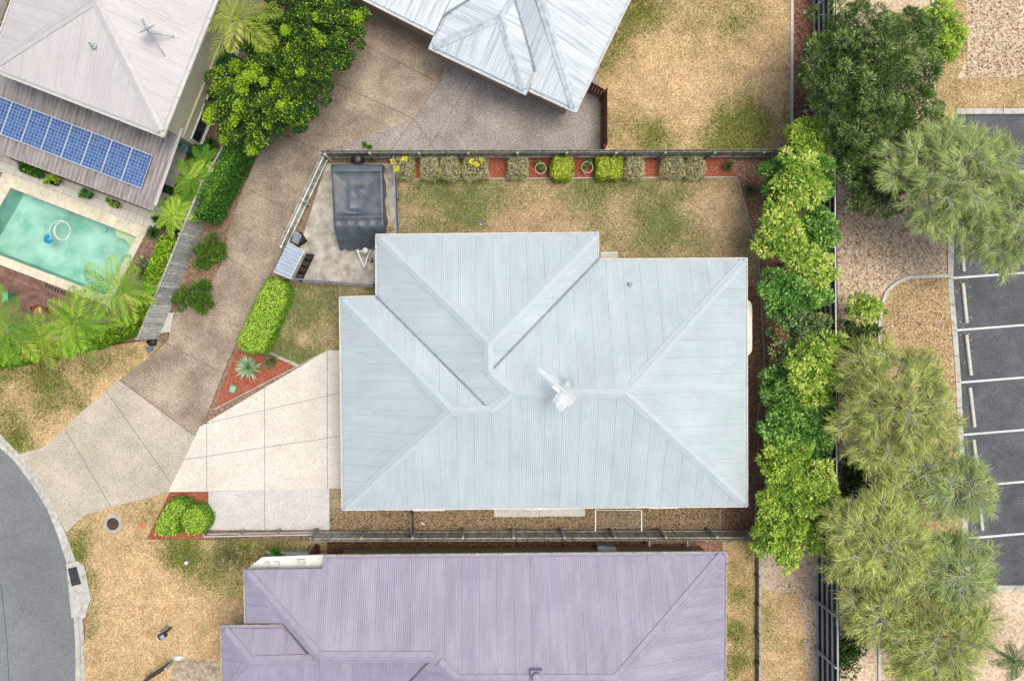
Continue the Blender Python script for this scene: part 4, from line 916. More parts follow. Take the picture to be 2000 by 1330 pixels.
MB().tube([P(697, 491, .47), P(724, 491, .47)], .035, 6).build('crossbar', PAINT_WHITE, tl_)
MB().lathe(P(715, 491, .5), [(.14, 0), (.15, .05), (.15, .3), (.12, .36), (.05, .38), (.05, .42), (.02, .42)], 18).build('gas_bottle', PAINT_WHITE, tl_, True)
MB().tube([P(725, 507, .1), P(725, 507, .75)], .03, 8).build('jockey_post', STEEL_PALE, tl_)
m_ = MB(); c = P(727, 508, .12); m_.tube([c + Vector((-.04, 0, 0)), c + Vector((.04, 0, 0))], .12, 14); m_.build('jockey_wheel', BLACKP, tl_)
m_ = MB(); c = P(699, 313, .95); m_.tube([c + Vector((0, -.1, 0)), c + Vector((0, .1, 0))], .33, 22); sw = m_.build('spare_wheel', BLACKP, tl_)
m_ = MB(); m_.tube([c + Vector((0, -.11, 0)), c + Vector((0, .11, 0))], .17, 16); m_.build('rim', STEEL_PALE, sw)
for sx in (664, 742): 
    m_ = MB(); c = P(sx, 405, .34); m_.tube([c + Vector((-.09, 0, 0)), c + Vector((.09, 0, 0))], .33, 20); m_.build('wheel', BLACKP, tl_)

# ------------------------------------------------------------------ lean-to shelter in the corner of the pad
sh = empty('lean_to_shelter', P(570, 515)); tag(sh, 'small lean-to shelter with corrugated roof in the corner of the trailer pad', 'shelter')
SHR = MAT('shelter_roofing', [(176, 186, 202), (200, 208, 222)], sc=2, rough=.45, uv=True)
s1, s2, s3, s4 = P(594, 491, 1.55), P(567, 544, 1.55), P(534, 531, 1.75), P(562, 474, 1.75)
roof_ = obj('shelter_roof', [p - Vector((0, 0, .04)) for p in (s1, s2, s3, s4)], [(0, 1, 2, 3)], SHR, sh)
roof_sheets([s1, s2, s3, s4], roof_, SHR, pitch=.19, width=.95, amp=.04, inset_e=0, step=.02)
MB().tube([s1 + Vector((0, 0, .02)), s2 + Vector((0, 0, .02))], .025, 5).build('edge_trim', PAINT_WHITE, sh)
MB().tube([s4 + Vector((0, 0, .05)), s1 + Vector((0, 0, .03))], .022, 5).build('edge_trim', PAINT_WHITE, sh)
MB().tube([s2 + Vector((0, 0, .03)), s3 + Vector((0, 0, .05))], .022, 5).build('edge_trim', PAINT_WHITE, sh)
g1, g2 = P(609, 497, .12), P(587, 546, .12)
MB().tube([g1, g2], .03, 5).build('front_rail', PAINT_WHITE, sh)
for p, q in ((s1, g1), (s2, g2)): MB().tube([p, q + Vector((0, 0, .1))], .02, 5).build('front_brace', PAINT_WHITE, sh)
for k in range(4):
    t = (k + .5) / 4; a, b = s1.lerp(s2, t), g1.lerp(g2, t); a.z = .35; MB().box((a + b) / 2 * 1.0, (.42, .3, .45), math.atan2((g2 - g1).y, (g2 - g1).x)).build('stacked_log_bay', TIMBER_D, sh)
for p in (s1, s2, s3, s4): MB().box((p.x, p.y, p.z / 2 - .03), (.06, .06, p.z - .06)).build('post', PAINT_WHITE, sh)
# second low corrugated cover against the slanting fence
k1, k2, k3, k4 = P(590, 460, .7), P(582, 478, .7), P(569, 471, .95), P(577, 450, .95)
o = empty('corrugated_cover', P(580, 465)); tag(o, 'small grey corrugated sheet leaning by the slanting fence', 'sheet')
roof_sheets([k1, k2, k3, k4], o, VAL, pitch=.14, width=.9, amp=.02, inset_e=0, step=.02, name='corrugated_sheet')
MB().box(((k1 + k3) / 2).xy.to_3d() + Vector((0, 0, .35)), (.5, .5, .6), .6).build('crate', TIMBER_D, o)

# ------------------------------------------------------------------ pool, deck and paving
POOLM = MAT('pool_plaster', [(140, 196, 178), (186, 222, 212), (206, 234, 226)], sc=.9, big=.12, bigsc=.6, mid=.06, rough=.6)
WATER = bpy.data.materials.new('pool_water'); WATER.use_nodes = True
nt = WATER.node_tree; N = nt.nodes; N.remove(N['Principled BSDF'])
tb = N.new('ShaderNodeBsdfTransparent'); tb.inputs[0].default_value = (.88, .98, .94, 1); gl = N.new('ShaderNodeBsdfGlossy'); gl.inputs['Roughness'].default_value = .03
fr = N.new('ShaderNodeFresnel'); fr.inputs[0].default_value = 1.33; mx = N.new('ShaderNodeMixShader'); bp = N.new('ShaderNodeBump'); no = N.new('ShaderNodeTexNoise'); no.inputs['Scale'].default_value = 2.2
bp.inputs['Strength'].default_value = .08; bp.inputs['Distance'].default_value = .05; nt.links.new(no.outputs[0], bp.inputs['Height']); nt.links.new(bp.outputs[0], gl.inputs['Normal']); nt.links.new(bp.outputs[0], fr.inputs['Normal'])
nt.links.new(fr.outputs[0], mx.inputs[0]); nt.links.new(tb.outputs[0], mx.inputs[1]); nt.links.new(gl.outputs[0], mx.inputs[2]); nt.links.new(mx.outputs[0], N['Material Output'].inputs[0])
pool = empty('swimming_pool', P(120, 470)); tag(pool, 'turquoise swimming pool with pale coping beside the cream house', 'pool')
pq_ = pp(pool_px); D = 1.15
V = [(p.x, p.y, .0) for p in pq_] + [(p.x, p.y, -D) for p in pq_]
obj('basin', V, [(4, 5, 6, 7)[::-1]] + [(i, (i + 1) % 4, 4 + (i + 1) % 4, 4 + i) for i in range(4)], POOLM, pool)
w = obj('water', [(p.x, p.y, -.12) for p in pq_], [(3, 2, 1, 0)], WATER, pool)
LEDGE = MAT('pool_ledge', [(206, 214, 176), (222, 226, 190)], sc=3)
MB().prism(pp([(217, 444), (266, 463), (243, 512), (240, 505), (248, 480), (238, 466), (222, 462)]), -1.1, -.32).build('entry_step', LEDGE, pool)
MB().prism(pp([(228, 466), (240, 470), (246, 480), (240, 500), (238, 512), (243, 514), (262, 470), (217, 450), (217, 458)]), -1.1, -.55).build('entry_step', LEDGE, pool)
# coping tiles
COP = MAT('sandstone_coping', [(226, 208, 180), (240, 226, 202), (246, 234, 214)], sc=3.5, fine=.05, fsc=24, rnd=.05, rough=.8)
cop_out = [(8, 338), (290, 449), (214, 598), (-70, 490)]
for e in range(4):
    a0, a1 = pq_[e], pq_[(e + 1) % 4]; b0, b1 = pp([cop_out[e]])[0], pp([cop_out[(e + 1) % 4]])[0]
    k = round((a1 - a0).length / .42)
    for i in range(k):
        t0, t1 = i / k, (i + 1) / k - .008 / (a1 - a0).length
        q = [a0.lerp(a1, t0), a0.lerp(a1, t1), b0.lerp(b1, t1), b0.lerp(b1, t0)]
        q[0], q[1] = q[0].lerp(q[3], -.06), q[1].lerp(q[2], -.06)
        if max(v.x for v in q) > P(-40, 0).x: MB().prism(q, .03, .09 + R.uniform(-.003, .003)).build('coping_tile', COP, pool)
# patio paving
TILE = MAT('cream_paver', [(228, 216, 200), (240, 231, 218)], sc=4, fine=.06, fsc=24, rnd=.05, rough=.8)
def paving(name, px, d0, size, mat, jm, z=.05):
    poly = [Vector(p.xy) for p in pp(px)]; root = tag(sheet(name, pp(px), [], z, jm), kind='structure')
    d = Vector(d0).normalized(); n = Vector((-d.y, d.x)); us = [p.dot(d) for p in poly]; vs = [p.dot(n) for p in poly]
    k = 0
    i = math.floor(min(us) / size)
    while i * size < max(us):
        j = math.floor(min(vs) / size)
        while j * size < max(vs):
            q = poly; o = d * 0
            for (dd, val, s) in ((d, i * size + .006, 1), (d, (i + 1) * size - .006, -1), (n, j * size + .006, 1), (n, (j + 1) * size - .006, -1)):
                if len(q) < 3: break
                a = dd * val; b = a + Vector((-dd.y, dd.x)); q = clip(q, b, a, 0, s)
            if len(q) > 2 and abs(area2(q)) > .01: MB().prism(q, z + .001, z + .022).build('paver', mat, root); k += 1
            j += 1
        i += 1
    return root
dpx = P(290, 449) - P(8, 338)
paving('pool_paving', [(-20, 288), (35, 318), (300, 415), (340, 300), (356, 262), (375, 270), (350, 345), (306, 440), (290, 449), (8, 338), (-30, 330)], (dpx.x, dpx.y), .42, TILE, JOINT)
# deck
DECKM = MAT('deck_timber', [(112, 80, 70), (140, 104, 92), (158, 122, 108)], sc=5, stretch=(.6, .6, 1), rnd=.12, rough=.7, bump=.2)
dk = tag(empty('timber_deck', P(60, 560)), 'brown timber deck boards along the lower side of the pool', 'deck')
dA, dB = P(-75, 492), P(216, 601); dd_ = (dB - dA); dd_.z = 0; ln = dd_.length; dd_.normalize(); nn = Vector((dd_.y, -dd_.x, 0))
for i in range(16):
    c = dA + dd_ * (ln / 2) + nn * (.07 + i * .132); MB().box(c + Vector((0, 0, .055)), (ln, .124, .05), math.atan2(dd_.y, dd_.x)).build('deck_board', DECKM, dk)
# steel bracket strip on the deck
gr = MB(); a, b = P(93, 558), P(168, 590)
for i in range(14): gr.box(a.lerp(b, i / 13) + Vector((0, 0, .1)), (.07, .16, .03), math.atan2((b - a).y, (b - a).x))
tag(gr.build('drain_grate', BLACKP), 'row of black grate pieces along the deck edge by the pool', 'grate')
# pool cleaner and hose
pc = empty('pool_cleaner', P(94, 467)); tag(pc, 'blue disc shaped pool cleaner with its white floating hose', 'pool cleaner')
BLUEP = MAT('blue_plastic', [(30, 140, 200), (60, 165, 220)], sc=4, rough=.4)
c = P(94, 467, -.1); MB().lathe(c - Vector((0, 0, .06)), [(.1, 0), (.22, .02), (.22, .05), (.14, .1), (.07, .13), (.05, .16), (.01, .16)], 22).build('cleaner_body', BLUEP, pc, True)
hp = []
for i in range(90):
    t = i / 89; a = t * 4.6 * math.pi; cx = 110 + 16 * t + 6 * math.sin(a * .3); cy = 449 + 3 * t; r = 17 - 2 * t
    hp.append(P(cx + r * math.cos(a + 2.0), cy + (r + 3) * math.sin(a + 2.0) * .95, -.10 + .012 * math.sin(a)))
MB().tube([c + Vector((0, 0, .08))] + hp, .02, 6).build('hose', PAINT_WHITE, pc, True)
th = empty('pool_thermometer', P(209, 451)); tag(th, 'little dark float near the pool steps', 'float')
for dx, dy in ((-.03, -.05), (.03, .06)): MB().lathe(P(209, 451, -.12) + Vector((dx, dy, 0)), [(.03, 0), (.035, .03), (.01, .05)], 10).build('float_body', BLACKP, th)
# planter pots on the paving
def planter(px, py, lab, sz=(.34, .3)):
    c = P(px, py, .07); root = empty('planter', c); tag(root, lab, 'planter')
    m = MB(); s0, s1 = sz[0] * .42, sz[0] * .5; rz = -.37
    for (r0, zz0, r1, zz1) in ((s0, 0, s1, sz[1]),):
        V = []
        for r, z in ((s0, 0), (s1, sz[1]), (s1 * .85, sz[1]), (s1 * .85, sz[1] - .04)):
            for k in range(4):
                t = math.pi / 4 + k * math.pi / 2 + rz; V.append((c.x + r * 1.414 * math.cos(t), c.y + r * 1.414 * math.sin(t), c.z + z))
        F = [(i * 4 + k, i * 4 + (k + 1) % 4, (i + 1) * 4 + (k + 1) % 4, (i + 1) * 4 + k) for i in range(3) for k in range(4)] + [(3, 2, 1, 0), (12, 13, 14, 15)]
        m.add(V, F)
    m.build('pot', BLACKP, root)
    return root, c + Vector((0, 0, sz[1]))
POTS = [planter(62, 332, 'leftmost dark planter with clipped green plant beside the pool', (.55, .35)), planter(112, 357, 'dark planter with pale lime plant under the patio gutter'),
        planter(175, 382, 'dark planter with glossy green plant, second from the patio corner'), planter(228, 400, 'dark planter nearest the patio corner'), planter(331, 372, 'round dark pot plant on the side paving', (.38, .35))]
m_ = MB(); m_.box(P(362, 288, .25), (.55, .45, .5), -.37); tq = m_.build('storage_box', MAT('teal_pattern', [(20, 90, 110), (60, 160, 170), (190, 230, 225), (30, 70, 110)], sc=7, lo=.3, hi=.65)); tag(tq, 'teal patterned box beside the cream wall', 'box')
# deck chair
ch = empty('deck_chair', P(15, 580)); tag(ch, 'pale green moulded chair on the brown deck', 'chair')
GREENP = MAT('mint_plastic', [(96, 176, 150), (122, 196, 170)], sc=3, rough=.4)
c = P(15, 580, .45); m_ = MB()
V = []; F = []
for j in range(7):
    for i in range(7):
        u, v = i / 6 - .5, j / 6 - .5; V.append((c.x + u * .46, c.y + v * .46, c.z - .05 + .25 * (u * u + v * v) + (.35 * max(0, u - .25))))
for j in range(6):
    for i in range(6): F.append((j * 7 + i, j * 7 + i + 1, (j + 1) * 7 + i + 1, (j + 1) * 7 + i))
obj('seat', V, F, GREENP, ch, True)
V = []; F = []
for j in range(5):
    for i in range(7):
        u = i / 6 - .5; V.append((c.x + .23 + .09 * j / 4, c.y + u * (.46 - .08 * (j / 4) ** 2), c.z + .08 + .4 * j / 4))
for j in range(4):
    for i in range(6): F.append((j * 7 + i, j * 7 + i + 1, (j + 1) * 7 + i + 1, (j + 1) * 7 + i))
obj('backrest', V, F, GREENP, ch, True)
for sx in (-1, 1):
    for sy in (-1, 1): MB().tube([c + Vector((sx * .17, sy * .17, -.02)), c + Vector((sx * .21, sy * .21, -.37))], .018, 6).build('leg', GREENP, ch)

# ------------------------------------------------------------------ small things on the ground
c = P(222, 1022); mh = empty('manhole', c); tag(mh, 'round rusty manhole cover in a concrete ring on the dry verge', 'manhole')
MB().lathe(c, [(.47, .02), (.48, .08), (.45, .092), (.30, .092), (.30, .07), (.02, .07)], 36).build('ring', CONC, mh)
MB().lathe(c, [(.292, .07), (.292, .1), (.27, .104), (.02, .104)], 32).build('cover', MAT('rusty_iron', [(74, 52, 46), (104, 76, 66)], sc=8, fine=.2, fsc=28, bump=.3), mh)
tag(MB().prism(pp([(270, 1019), (286, 1018), (286, 1032), (270, 1033)]), .05, .082).build('pit_lid', MAT('orange_lid', [(206, 120, 70), (226, 168, 130)], sc=6)), 'small orange and white pit lid on the dry verge', 'pit lid')
ut = empty('utility_pit', P(456, 760)); tag(ut, 'pale green utility pit lid in the red mulch', 'pit lid')
GRL = MAT('green_lid', [(148, 184, 150), (170, 202, 172)], sc=5, rough=.5); GRD = MAT('green_frame', [(98, 140, 108), (116, 158, 124)], sc=5)
MB().prism(pp([(452, 750), (465, 754), (460, 768), (447, 765)]), .02, .10).build('frame', GRD, ut); MB().prism(pp([(453.5, 752), (463, 755), (459, 766), (449, 763.5)]), .1, .112).build('lid', GRL, ut)
c = P(375, 1090); bl = empty('bollard_light', c); tag(bl, 'short white round topped bollard on the green patch', 'bollard')
MB().lathe(c, [(.06, .03), (.05, .08), (.05, .55), (.06, .58)], 14).build('post', STEEL_PALE, bl); MB().lathe(c + Vector((0, 0, .58)), [(.04, 0), (.085, .04), (.1, .1), (.085, .16), (.05, .19), (.01, .2)], 18).build('globe', PAINT_WHITE, bl, True)
# letterbox
lb = empty('letterbox', P(318, 1240)); tag(lb, 'black letterbox with raised lid on the dry verge', 'letterbox')
c = P(318, 1240, .95); MB().box((c.x, c.y, .48), (.08, .08, .9)).build('post', BLACKP, lb); MB().box(c + Vector((0, 0, .02)), (.36, .26, .2), .5).build('box', BLACKP, lb)
MB().box(c + Vector((.02, -.02, .13)), (.2, .16, .02), .5).build('paper', MAT('blue_grey_print', [(150, 164, 190), (176, 188, 208)]), lb); MB().box(P(321, 1228, 1.15), (.42, .12, .03), .62, .5).build('lid', BLACKP, lb)
# dark low panel and pale rock at the bottom
dp = empty('dark_screen', P(318, 1300)); tag(dp, 'dark narrow screen panel on the verge at the bottom edge', 'screen')
a, b = P(292, 1318), P(341, 1287); MB().box((a + b) / 2 + Vector((0, 0, .5)), ((a - b).length, .07, .9), math.atan2((b - a).y, (b - a).x)).build('panel', BLACKP, dp)
for p in (a, b): MB().box(p + Vector((0, 0, .52)), (.1, .1, 1.0), .56).build('post', STEEL_PALE, dp)
patch('stony_bed', [(350, 1283), (428, 1290), (440, 1400), (340, 1400), (336, 1310)], MAT('stony_soil', [(140, 124, 108), (186, 168, 148), (206, 192, 176)], sc=5, fine=.25, fsc=20, bump=.6))
V = []; F = []; rg = np.random.default_rng(9)
bm = bmesh.new(); bmesh.ops.create_icosphere(bm, subdivisions=2, radius=.22); c = P(348, 1284, .1)
for v in bm.verts: v.co = Vector((v.co.x * 1.2, v.co.y * .7, v.co.z * .6)) * (1 + rg.normal(0, .06)) + c
bm.verts.index_update(); tag(obj('rock', [v.co[:] for v in bm.verts], [tuple(v.index for v in f.verts) for f in bm.faces], PAINT_WHITE), 'pale rock beside the dark screen panel', 'rock'); bm.free()
# blue and black bundle at the corner of the paling fence
bn = empty('rubbish_bundle', P(296, 676)); tag(bn, 'dark bag and blue lid lying at the end of the bleached fence', 'rubbish')
bm = bmesh.new(); bmesh.ops.create_icosphere(bm, subdivisions=3, radius=.2); c = P(296, 668, .14)
for v in bm.verts: v.co = Vector((v.co.x * 1.25, v.co.y, v.co.z * .75)) * (1 + .12 * math.sin(v.co.x * 31) * math.cos(v.co.y * 27) + rg.normal(0, .03)) + c
bm.verts.index_update(); obj('bag', [v.co[:] for v in bm.verts], [tuple(v.index for v in f.verts) for f in bm.faces], BLACKP, bn, True); bm.free()
MB().box(P(293, 682, .12), (.34, .26, .04), .5, .12).build('lid', MAT('slate_blue', [(90, 108, 132), (116, 134, 156)]), bn)
# drain lid on the back lawn, brick, stub posts
rl = empty('garden_drain', P(938, 437)); tag(rl, 'small dark square drain lid on the back lawn', 'drain')
MB().box(P(938, 436, .09), (.22, .2, .08)).build('lid', STEEL_DARK, rl); MB().box(P(939, 439, .14), (.08, .07, .03)).build('handle', STEEL_PALE, rl)
tag(MB().box(P(796, 353, .1), (.23, .11, .08)).build('brick', MAT('brick', [(206, 172, 150), (220, 190, 170)], sc=8)), 'single pale brick at the corner of the back lawn', 'brick')
tag(MB().box(P(826, 1022, .09), (.22, .1, .07), -.6).build('brick', MAT('pink_brick', [(222, 196, 176), (232, 210, 194)], sc=8)), 'pink brick lying on the gravel path', 'brick')
m_ = MB(); c = P(765, 447, .12); m_.lathe(c, [(.09, 0), (.11, .05), (.1, .2), (.04, .24), (.01, .24)], 14); tag(m_.build('garden_bucket', MAT('ochre', [(196, 140, 50), (214, 160, 70)])), 'ochre bucket in the corner by the tubular fence', 'bucket')
# neighbour's side: porch roof, timber stack, air conditioner, bench
ph = empty('porch_roof', P(560, 1105)); tag(ph, 'flat white porch roof beside the mauve roof corner', 'porch roof')
MB().prism(pp([(512, 1088), (632, 1083), (632, 1120), (476, 1120), (490, 1104)], 2.2), 2.1, 2.2).build('panel', PAINT_WHITE, ph)
for x, y, s in ((588, 1096, .34), (540, 1101, .26), (522, 1101, .2)): MB().box(P(x, y, 2.26), (s, .22, .1)).build('box_cover', CONC_L, ph)
MB().box(P(560, 1112, 1.0), (.1, .1, 2.1)).build('post', PAINT_WHITE, ph)
ts = empty('timber_stack', P(565, 1082)); tag(ts, 'stack of grey planks on the ground beside the white porch roof', 'timber')
for i in range(5): MB().box(P(566 + i * 2, 1077 + i * 3.2, .12 + .05 * (i % 2)), (2.3 - .1 * i, .09, .06), -.02 * i).build('plank', TIMBER_W if i % 2 else TIMBER, ts)
ac = empty('air_conditioner', P(1183, 1070)); tag(ac, 'grey air conditioner unit beside the mauve roof gutter', 'air conditioner')
MB().box(P(1183, 1071, .42), (.9, .36, .72)).build('case', CONC, ac); MB().box(P(1176, 1071, .79), (.4, .24, .02)).build('top_panel', STEEL_PALE, ac)
BENCHM = MAT('bench_slat', [(176, 134, 96), (200, 160, 120)], sc=6, rnd=.1)
bh = empty('garden_bench', P(1302, 1052)); tag(bh, 'brown slatted bench with white ends below the fence', 'bench')
for i in range(15): MB().box(P(1268 + i * 4.9, 1053, .45), (.09, .42, .03)).build('slat', BENCHM, bh)
for x in (1266, 1340): MB().box(P(x, 1054, .3), (.07, .5, .55)).build('end_frame', PAINT_WHITE, bh)
for (px, py, s, lab) in [(1056, 329, .26, 'left wire hoop support around a young plant in the red mulch'), (1147, 327, .27, 'right wire hoop support around a young plant in the red mulch')]:
    c = P(px, py, .5); pts = [c + Vector((s * math.cos(t), s * math.sin(t), 0)) for t in [2 * math.pi * i / 24 for i in range(25)]]
    ho = empty('plant_hoop', P(px, py)); tag(ho, lab, 'plant support'); MB().tube(pts, .014, 5).build('ring', TIMBER_W, ho)
    for k in range(3): t = k * 2.1; MB().tube([c + Vector((s * math.cos(t), s * math.sin(t), 0)), c + Vector((s * math.cos(t), s * math.sin(t), -.48))], .01, 5).build('stake', TIMBER_W, ho)
# ------------------------------------------------------------------ foliage
LG = 1.6
def c3(cols): return np.array([C(*q)[:3] for q in cols]) * LG
def unit(v): return v / np.maximum(1e-9, np.linalg.norm(v, axis=1, keepdims=True))
def leafquads(pos, axis, nrm, L_, W_):
    side = unit(np.cross(nrm, axis)); n = len(pos)
    mid = pos + axis * (L_ * .5)[:, None] + nrm * (L_ * .06)[:, None]
    V = np.stack([pos, mid + side * (W_ * .5)[:, None], pos + axis * L_[:, None], mid - side * (W_ * .5)[:, None]], 1).reshape(-1, 3)
    return V, np.arange(4 * n).reshape(-1, 4)
def colrep(col, k): return np.concatenate([np.repeat(col, k, 0), np.ones((len(col) * k, 1))], 1)
def rdir(rng, n): return unit(rng.normal(size=(n, 3)))
STY = dict(
    lilly=dict(L=.08, W=.052, rc=.34, m=330, dens=3.3, flat=.8, cols=[(46, 78, 30), (60, 94, 38), (38, 66, 28)], tips=[(150, 178, 38), (182, 204, 50), (124, 156, 36)], tip=.6, star=.35),
    lime=dict(L=.20, W=.065, rc=.24, m=52, dens=7, flat=.8, cols=[(136, 166, 58), (108, 146, 54), (162, 182, 76)], tips=[(208, 214, 112), (192, 204, 94), (222, 224, 140)], tip=.6, star=.85),
    green=dict(L=.17, W=.07, rc=.26, m=66, dens=6, flat=.8, cols=[(90, 138, 58), (76, 124, 52), (110, 154, 70)], tips=[(150, 186, 92), (174, 202, 108)], tip=.5, star=.75),
    olive=dict(L=.15, W=.06, rc=.26, m=64, dens=6, flat=.8, cols=[(100, 124, 70), (118, 138, 86), (84, 110, 60)], tips=[(168, 174, 116), (184, 174, 132)], tip=.4, star=.7),
    bright=dict(L=.15, W=.06, rc=.26, m=70, dens=7, flat=.85, cols=[(136, 164, 60), (112, 146, 54)], tips=[(186, 202, 82), (204, 214, 104)], tip=.55, star=.7),
    wattle=dict(L=.16, W=.026, rc=.32, m=230, dens=3.0, flat=.75, cols=[(78, 104, 50), (62, 88, 44), (98, 124, 58)], tips=[(200, 196, 160), (168, 178, 118), (146, 178, 66)], tip=.38, star=.95),
    dark=dict(L=.11, W=.05, rc=.22, m=70, dens=7, flat=.8, cols=[(44, 72, 30), (58, 92, 36)], tips=[(96, 124, 44), (120, 132, 60)], tip=.3, star=.6),
    bush=dict(L=.12, W=.035, rc=.18, m=60, dens=9, flat=.8, cols=[(62, 96, 30), (80, 118, 36)], tips=[(120, 148, 52)], tip=.3, star=.7),
    box=dict(L=.055, W=.035, rc=.12, m=60, dens=26, flat=.85, cols=[(104, 140, 44), (84, 122, 40)], tips=[(158, 180, 62), (176, 194, 80)], tip=.45, star=.4),
    pale=dict(L=.06, W=.03, rc=.13, m=34, dens=20, flat=.85, cols=[(138, 132, 88), (120, 122, 72)], tips=[(196, 186, 140), (180, 176, 116)], tip=.4, star=.5),
)
def crown_leaves(lobes, st, rng, core=.3, share=.5):
    """lobes: (centre Vector, rx, rz)"""
    VV = []; CC = []; n0 = 0; s = STY[st]; cols, tips = c3(s['cols']), c3(s['tips']); tipsz = []
    for (c, r, rz) in lobes:
        nc = max(5, int(2 * math.pi * r * r * s['dens'])); d = rdir(rng, nc); d[:, 2] = np.abs(d[:, 2]) * 1.15 - .35; d = unit(d)
        bump = 1 + .13 * np.sin(d[:, 0] * 5 + c.x * 3) * np.cos(d[:, 1] * 6 + c.y * 2) + rng.normal(0, .05, nc)
        cc = np.array(c)[None] + d * np.array([r, r, rz])[None] * (bump * rng.uniform(.78, 1.0, nc))[:, None]
        ctip = np.where(rng.uniform(0, 1, nc) < share, rng.uniform(.75, 1.3, nc), rng.uniform(0, .3, nc)); m = s['m']
        rc = s['rc'] * rng.uniform(.65, 1.2, nc)
        e = rdir(rng, nc * m); outw = np.repeat(unit(d + np.array([0, 0, .6])), m, 0); e = unit(e + outw * .75)
        rad = np.repeat(rc, m) * rng.uniform(.25, 1, nc * m) ** .5
        pos = np.repeat(cc, m, 0) + e * rad[:, None] * np.array([1, 1, s['flat']])
        ax = unit(e * s['star'] + rdir(rng, nc * m) * (1 - s['star'])); ax[:, 2] *= .75; ax = unit(ax)
        nr = unit(np.cross(ax, rdir(rng, nc * m))); nr *= np.where(nr[:, 2:3] < 0, -1, 1); nr = unit(nr + np.array([0, 0, .7])); nr = unit(nr - ax * np.sum(nr * ax, 1)[:, None])
        k = rng.uniform(.7, 1.25, nc * m); V, _ = leafquads(pos, ax, nr, s['L'] * k, s['W'] * k); VV.append(V)
        ct = np.repeat(ctip, m); istip_lit = rng.uniform(0, 1, nc * m) < s['tip'] * (.12 + 1.5 * ct) * np.clip(.25 + 1.1 * e[:, 2], 0, 1)  # tip colours favour upper leaves: new growth plus painted-in bright clump tops
        q = np.where(istip_lit[:, None], tips[rng.integers(0, len(tips), nc * m)], cols[rng.integers(0, len(cols), nc * m)])
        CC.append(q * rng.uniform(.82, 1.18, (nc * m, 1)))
        # inner leaves
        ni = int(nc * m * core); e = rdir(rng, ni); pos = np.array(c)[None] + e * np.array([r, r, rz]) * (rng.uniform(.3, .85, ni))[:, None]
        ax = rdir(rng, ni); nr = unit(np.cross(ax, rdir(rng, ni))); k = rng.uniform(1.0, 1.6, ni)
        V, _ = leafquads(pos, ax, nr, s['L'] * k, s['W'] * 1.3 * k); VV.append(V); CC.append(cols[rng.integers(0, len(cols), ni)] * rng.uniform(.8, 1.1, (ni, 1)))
    V = np.concatenate(VV); F = np.arange(len(V)).reshape(-1, 4); return V, F, colrep(np.concatenate(CC), 4)
def trunk_mesh(base, lobes, rng, r0=.1, sub=3):
    m = MB(); fork = Vector((base.x, base.y, max(.4, min(l[0].z for l in lobes) * .45)))
    m.tube([Vector((base.x, base.y, -.05)), base.lerp(fork, .5) + Vector((.04, .03, 0)), fork], [r0 * 1.3, r0, r0 * .85], 7)
    for (c, r, rz) in lobes:
        for k in range(sub):
            e = Vector(rdir(rng, 1)[0]); e.z = abs(e.z) * .6 + .1; tip = c + Vector((e.x * r * .85, e.y * r * .85, e.z * rz * .9))
            mid = fork.lerp(tip, .5) + Vector((0, 0, .1 * r)); m.tube([fork, mid, tip], [r0 * .6, r0 * .35, r0 * .12], 5, cap=False)
    return m
SEED = [100]
def tree(name, lab, lobes, st, group=None, cat='tree', r0=.09, bark=BARK, core=.3, flat=.75, share=.5):
    SEED[0] += 1; rng = np.random.default_rng(SEED[0]); L_ = []
    for (px, py, rp, zt) in lobes:
        if st == 'wattle': zt *= .78
        if name == 'garden_tree': px += 9; rp *= .88
        r = rp * (CAM_H - zt) / (CAM_H * PXM); rz = min(r * flat, zt * .48); L_.append((P(px, py, zt - rz * .4) * 1.0, r, rz))
        c = P(px, py, zt - rz * .3); L_[-1] = (Vector((c.x, c.y, zt - rz)), r, rz)
    b = sum((l[0] for l in L_), Vector()) / len(L_); base = Vector((b.x, b.y, 0)); root = empty(name, base); tag(root, lab, cat, group)
    trunk_mesh(base, L_, rng, r0).build('trunk', bark, root)
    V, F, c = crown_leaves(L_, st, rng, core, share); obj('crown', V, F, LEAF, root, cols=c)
    return root
# --- row of garden trees on the right of the grey roof
GT = 'trees in the bed on the right of the grey roofed house'
tree('garden_tree', 'lime leafed tree at the top corner of the tree bed beside the steel fence', [(1556, 330, 44, 4.0), (1540, 372, 36, 3.6), (1580, 368, 32, 3.6)], 'lime', GT)
tree('garden_tree', 'mid green tree tucked left of the topmost lime tree', [(1506, 335, 26, 2.6), (1512, 375, 24, 2.6)], 'green', GT)
tree('garden_tree', 'dark green tree between the topmost lime tree and the steel fence', [(1604, 322, 22, 3.2), (1600, 362, 22, 3.0)], 'green', GT)
tree('garden_tree', 'yellowish tree reaching furthest over the thin edging, upper half of the bed', [(1510, 432, 34, 3.4), (1530, 462, 34, 3.3), (1500, 470, 28, 3.0)], 'lime', GT)
tree('garden_tree', 'round dark green tree against the steel fence, below the topmost lime tree', [(1592, 430, 34, 3.0), (1604, 462, 24, 2.8), (1575, 460, 26, 2.7)], 'green', GT)
tree('garden_tree', 'pale lime tree leaning on the steel fence above the middle of the bed', [(1570, 505, 34, 3.6), (1600, 525, 28, 3.5), (1545, 490, 24, 3.3)], 'lime', GT)
tree('garden_tree', 'broad mid green tree level with the water tank, upper part', [(1520, 560, 38, 3.2), (1560, 570, 40, 3.4), (1595, 570, 26, 3.0), (1530, 600, 34, 3.1)], 'green', GT)
tree('garden_tree', 'greyish olive tree opposite the water tank', [(1560, 632, 42, 3.3), (1590, 640, 26, 3.0), (1520, 640, 26, 2.8), (1535, 690, 30, 2.9)], 'olive', GT)
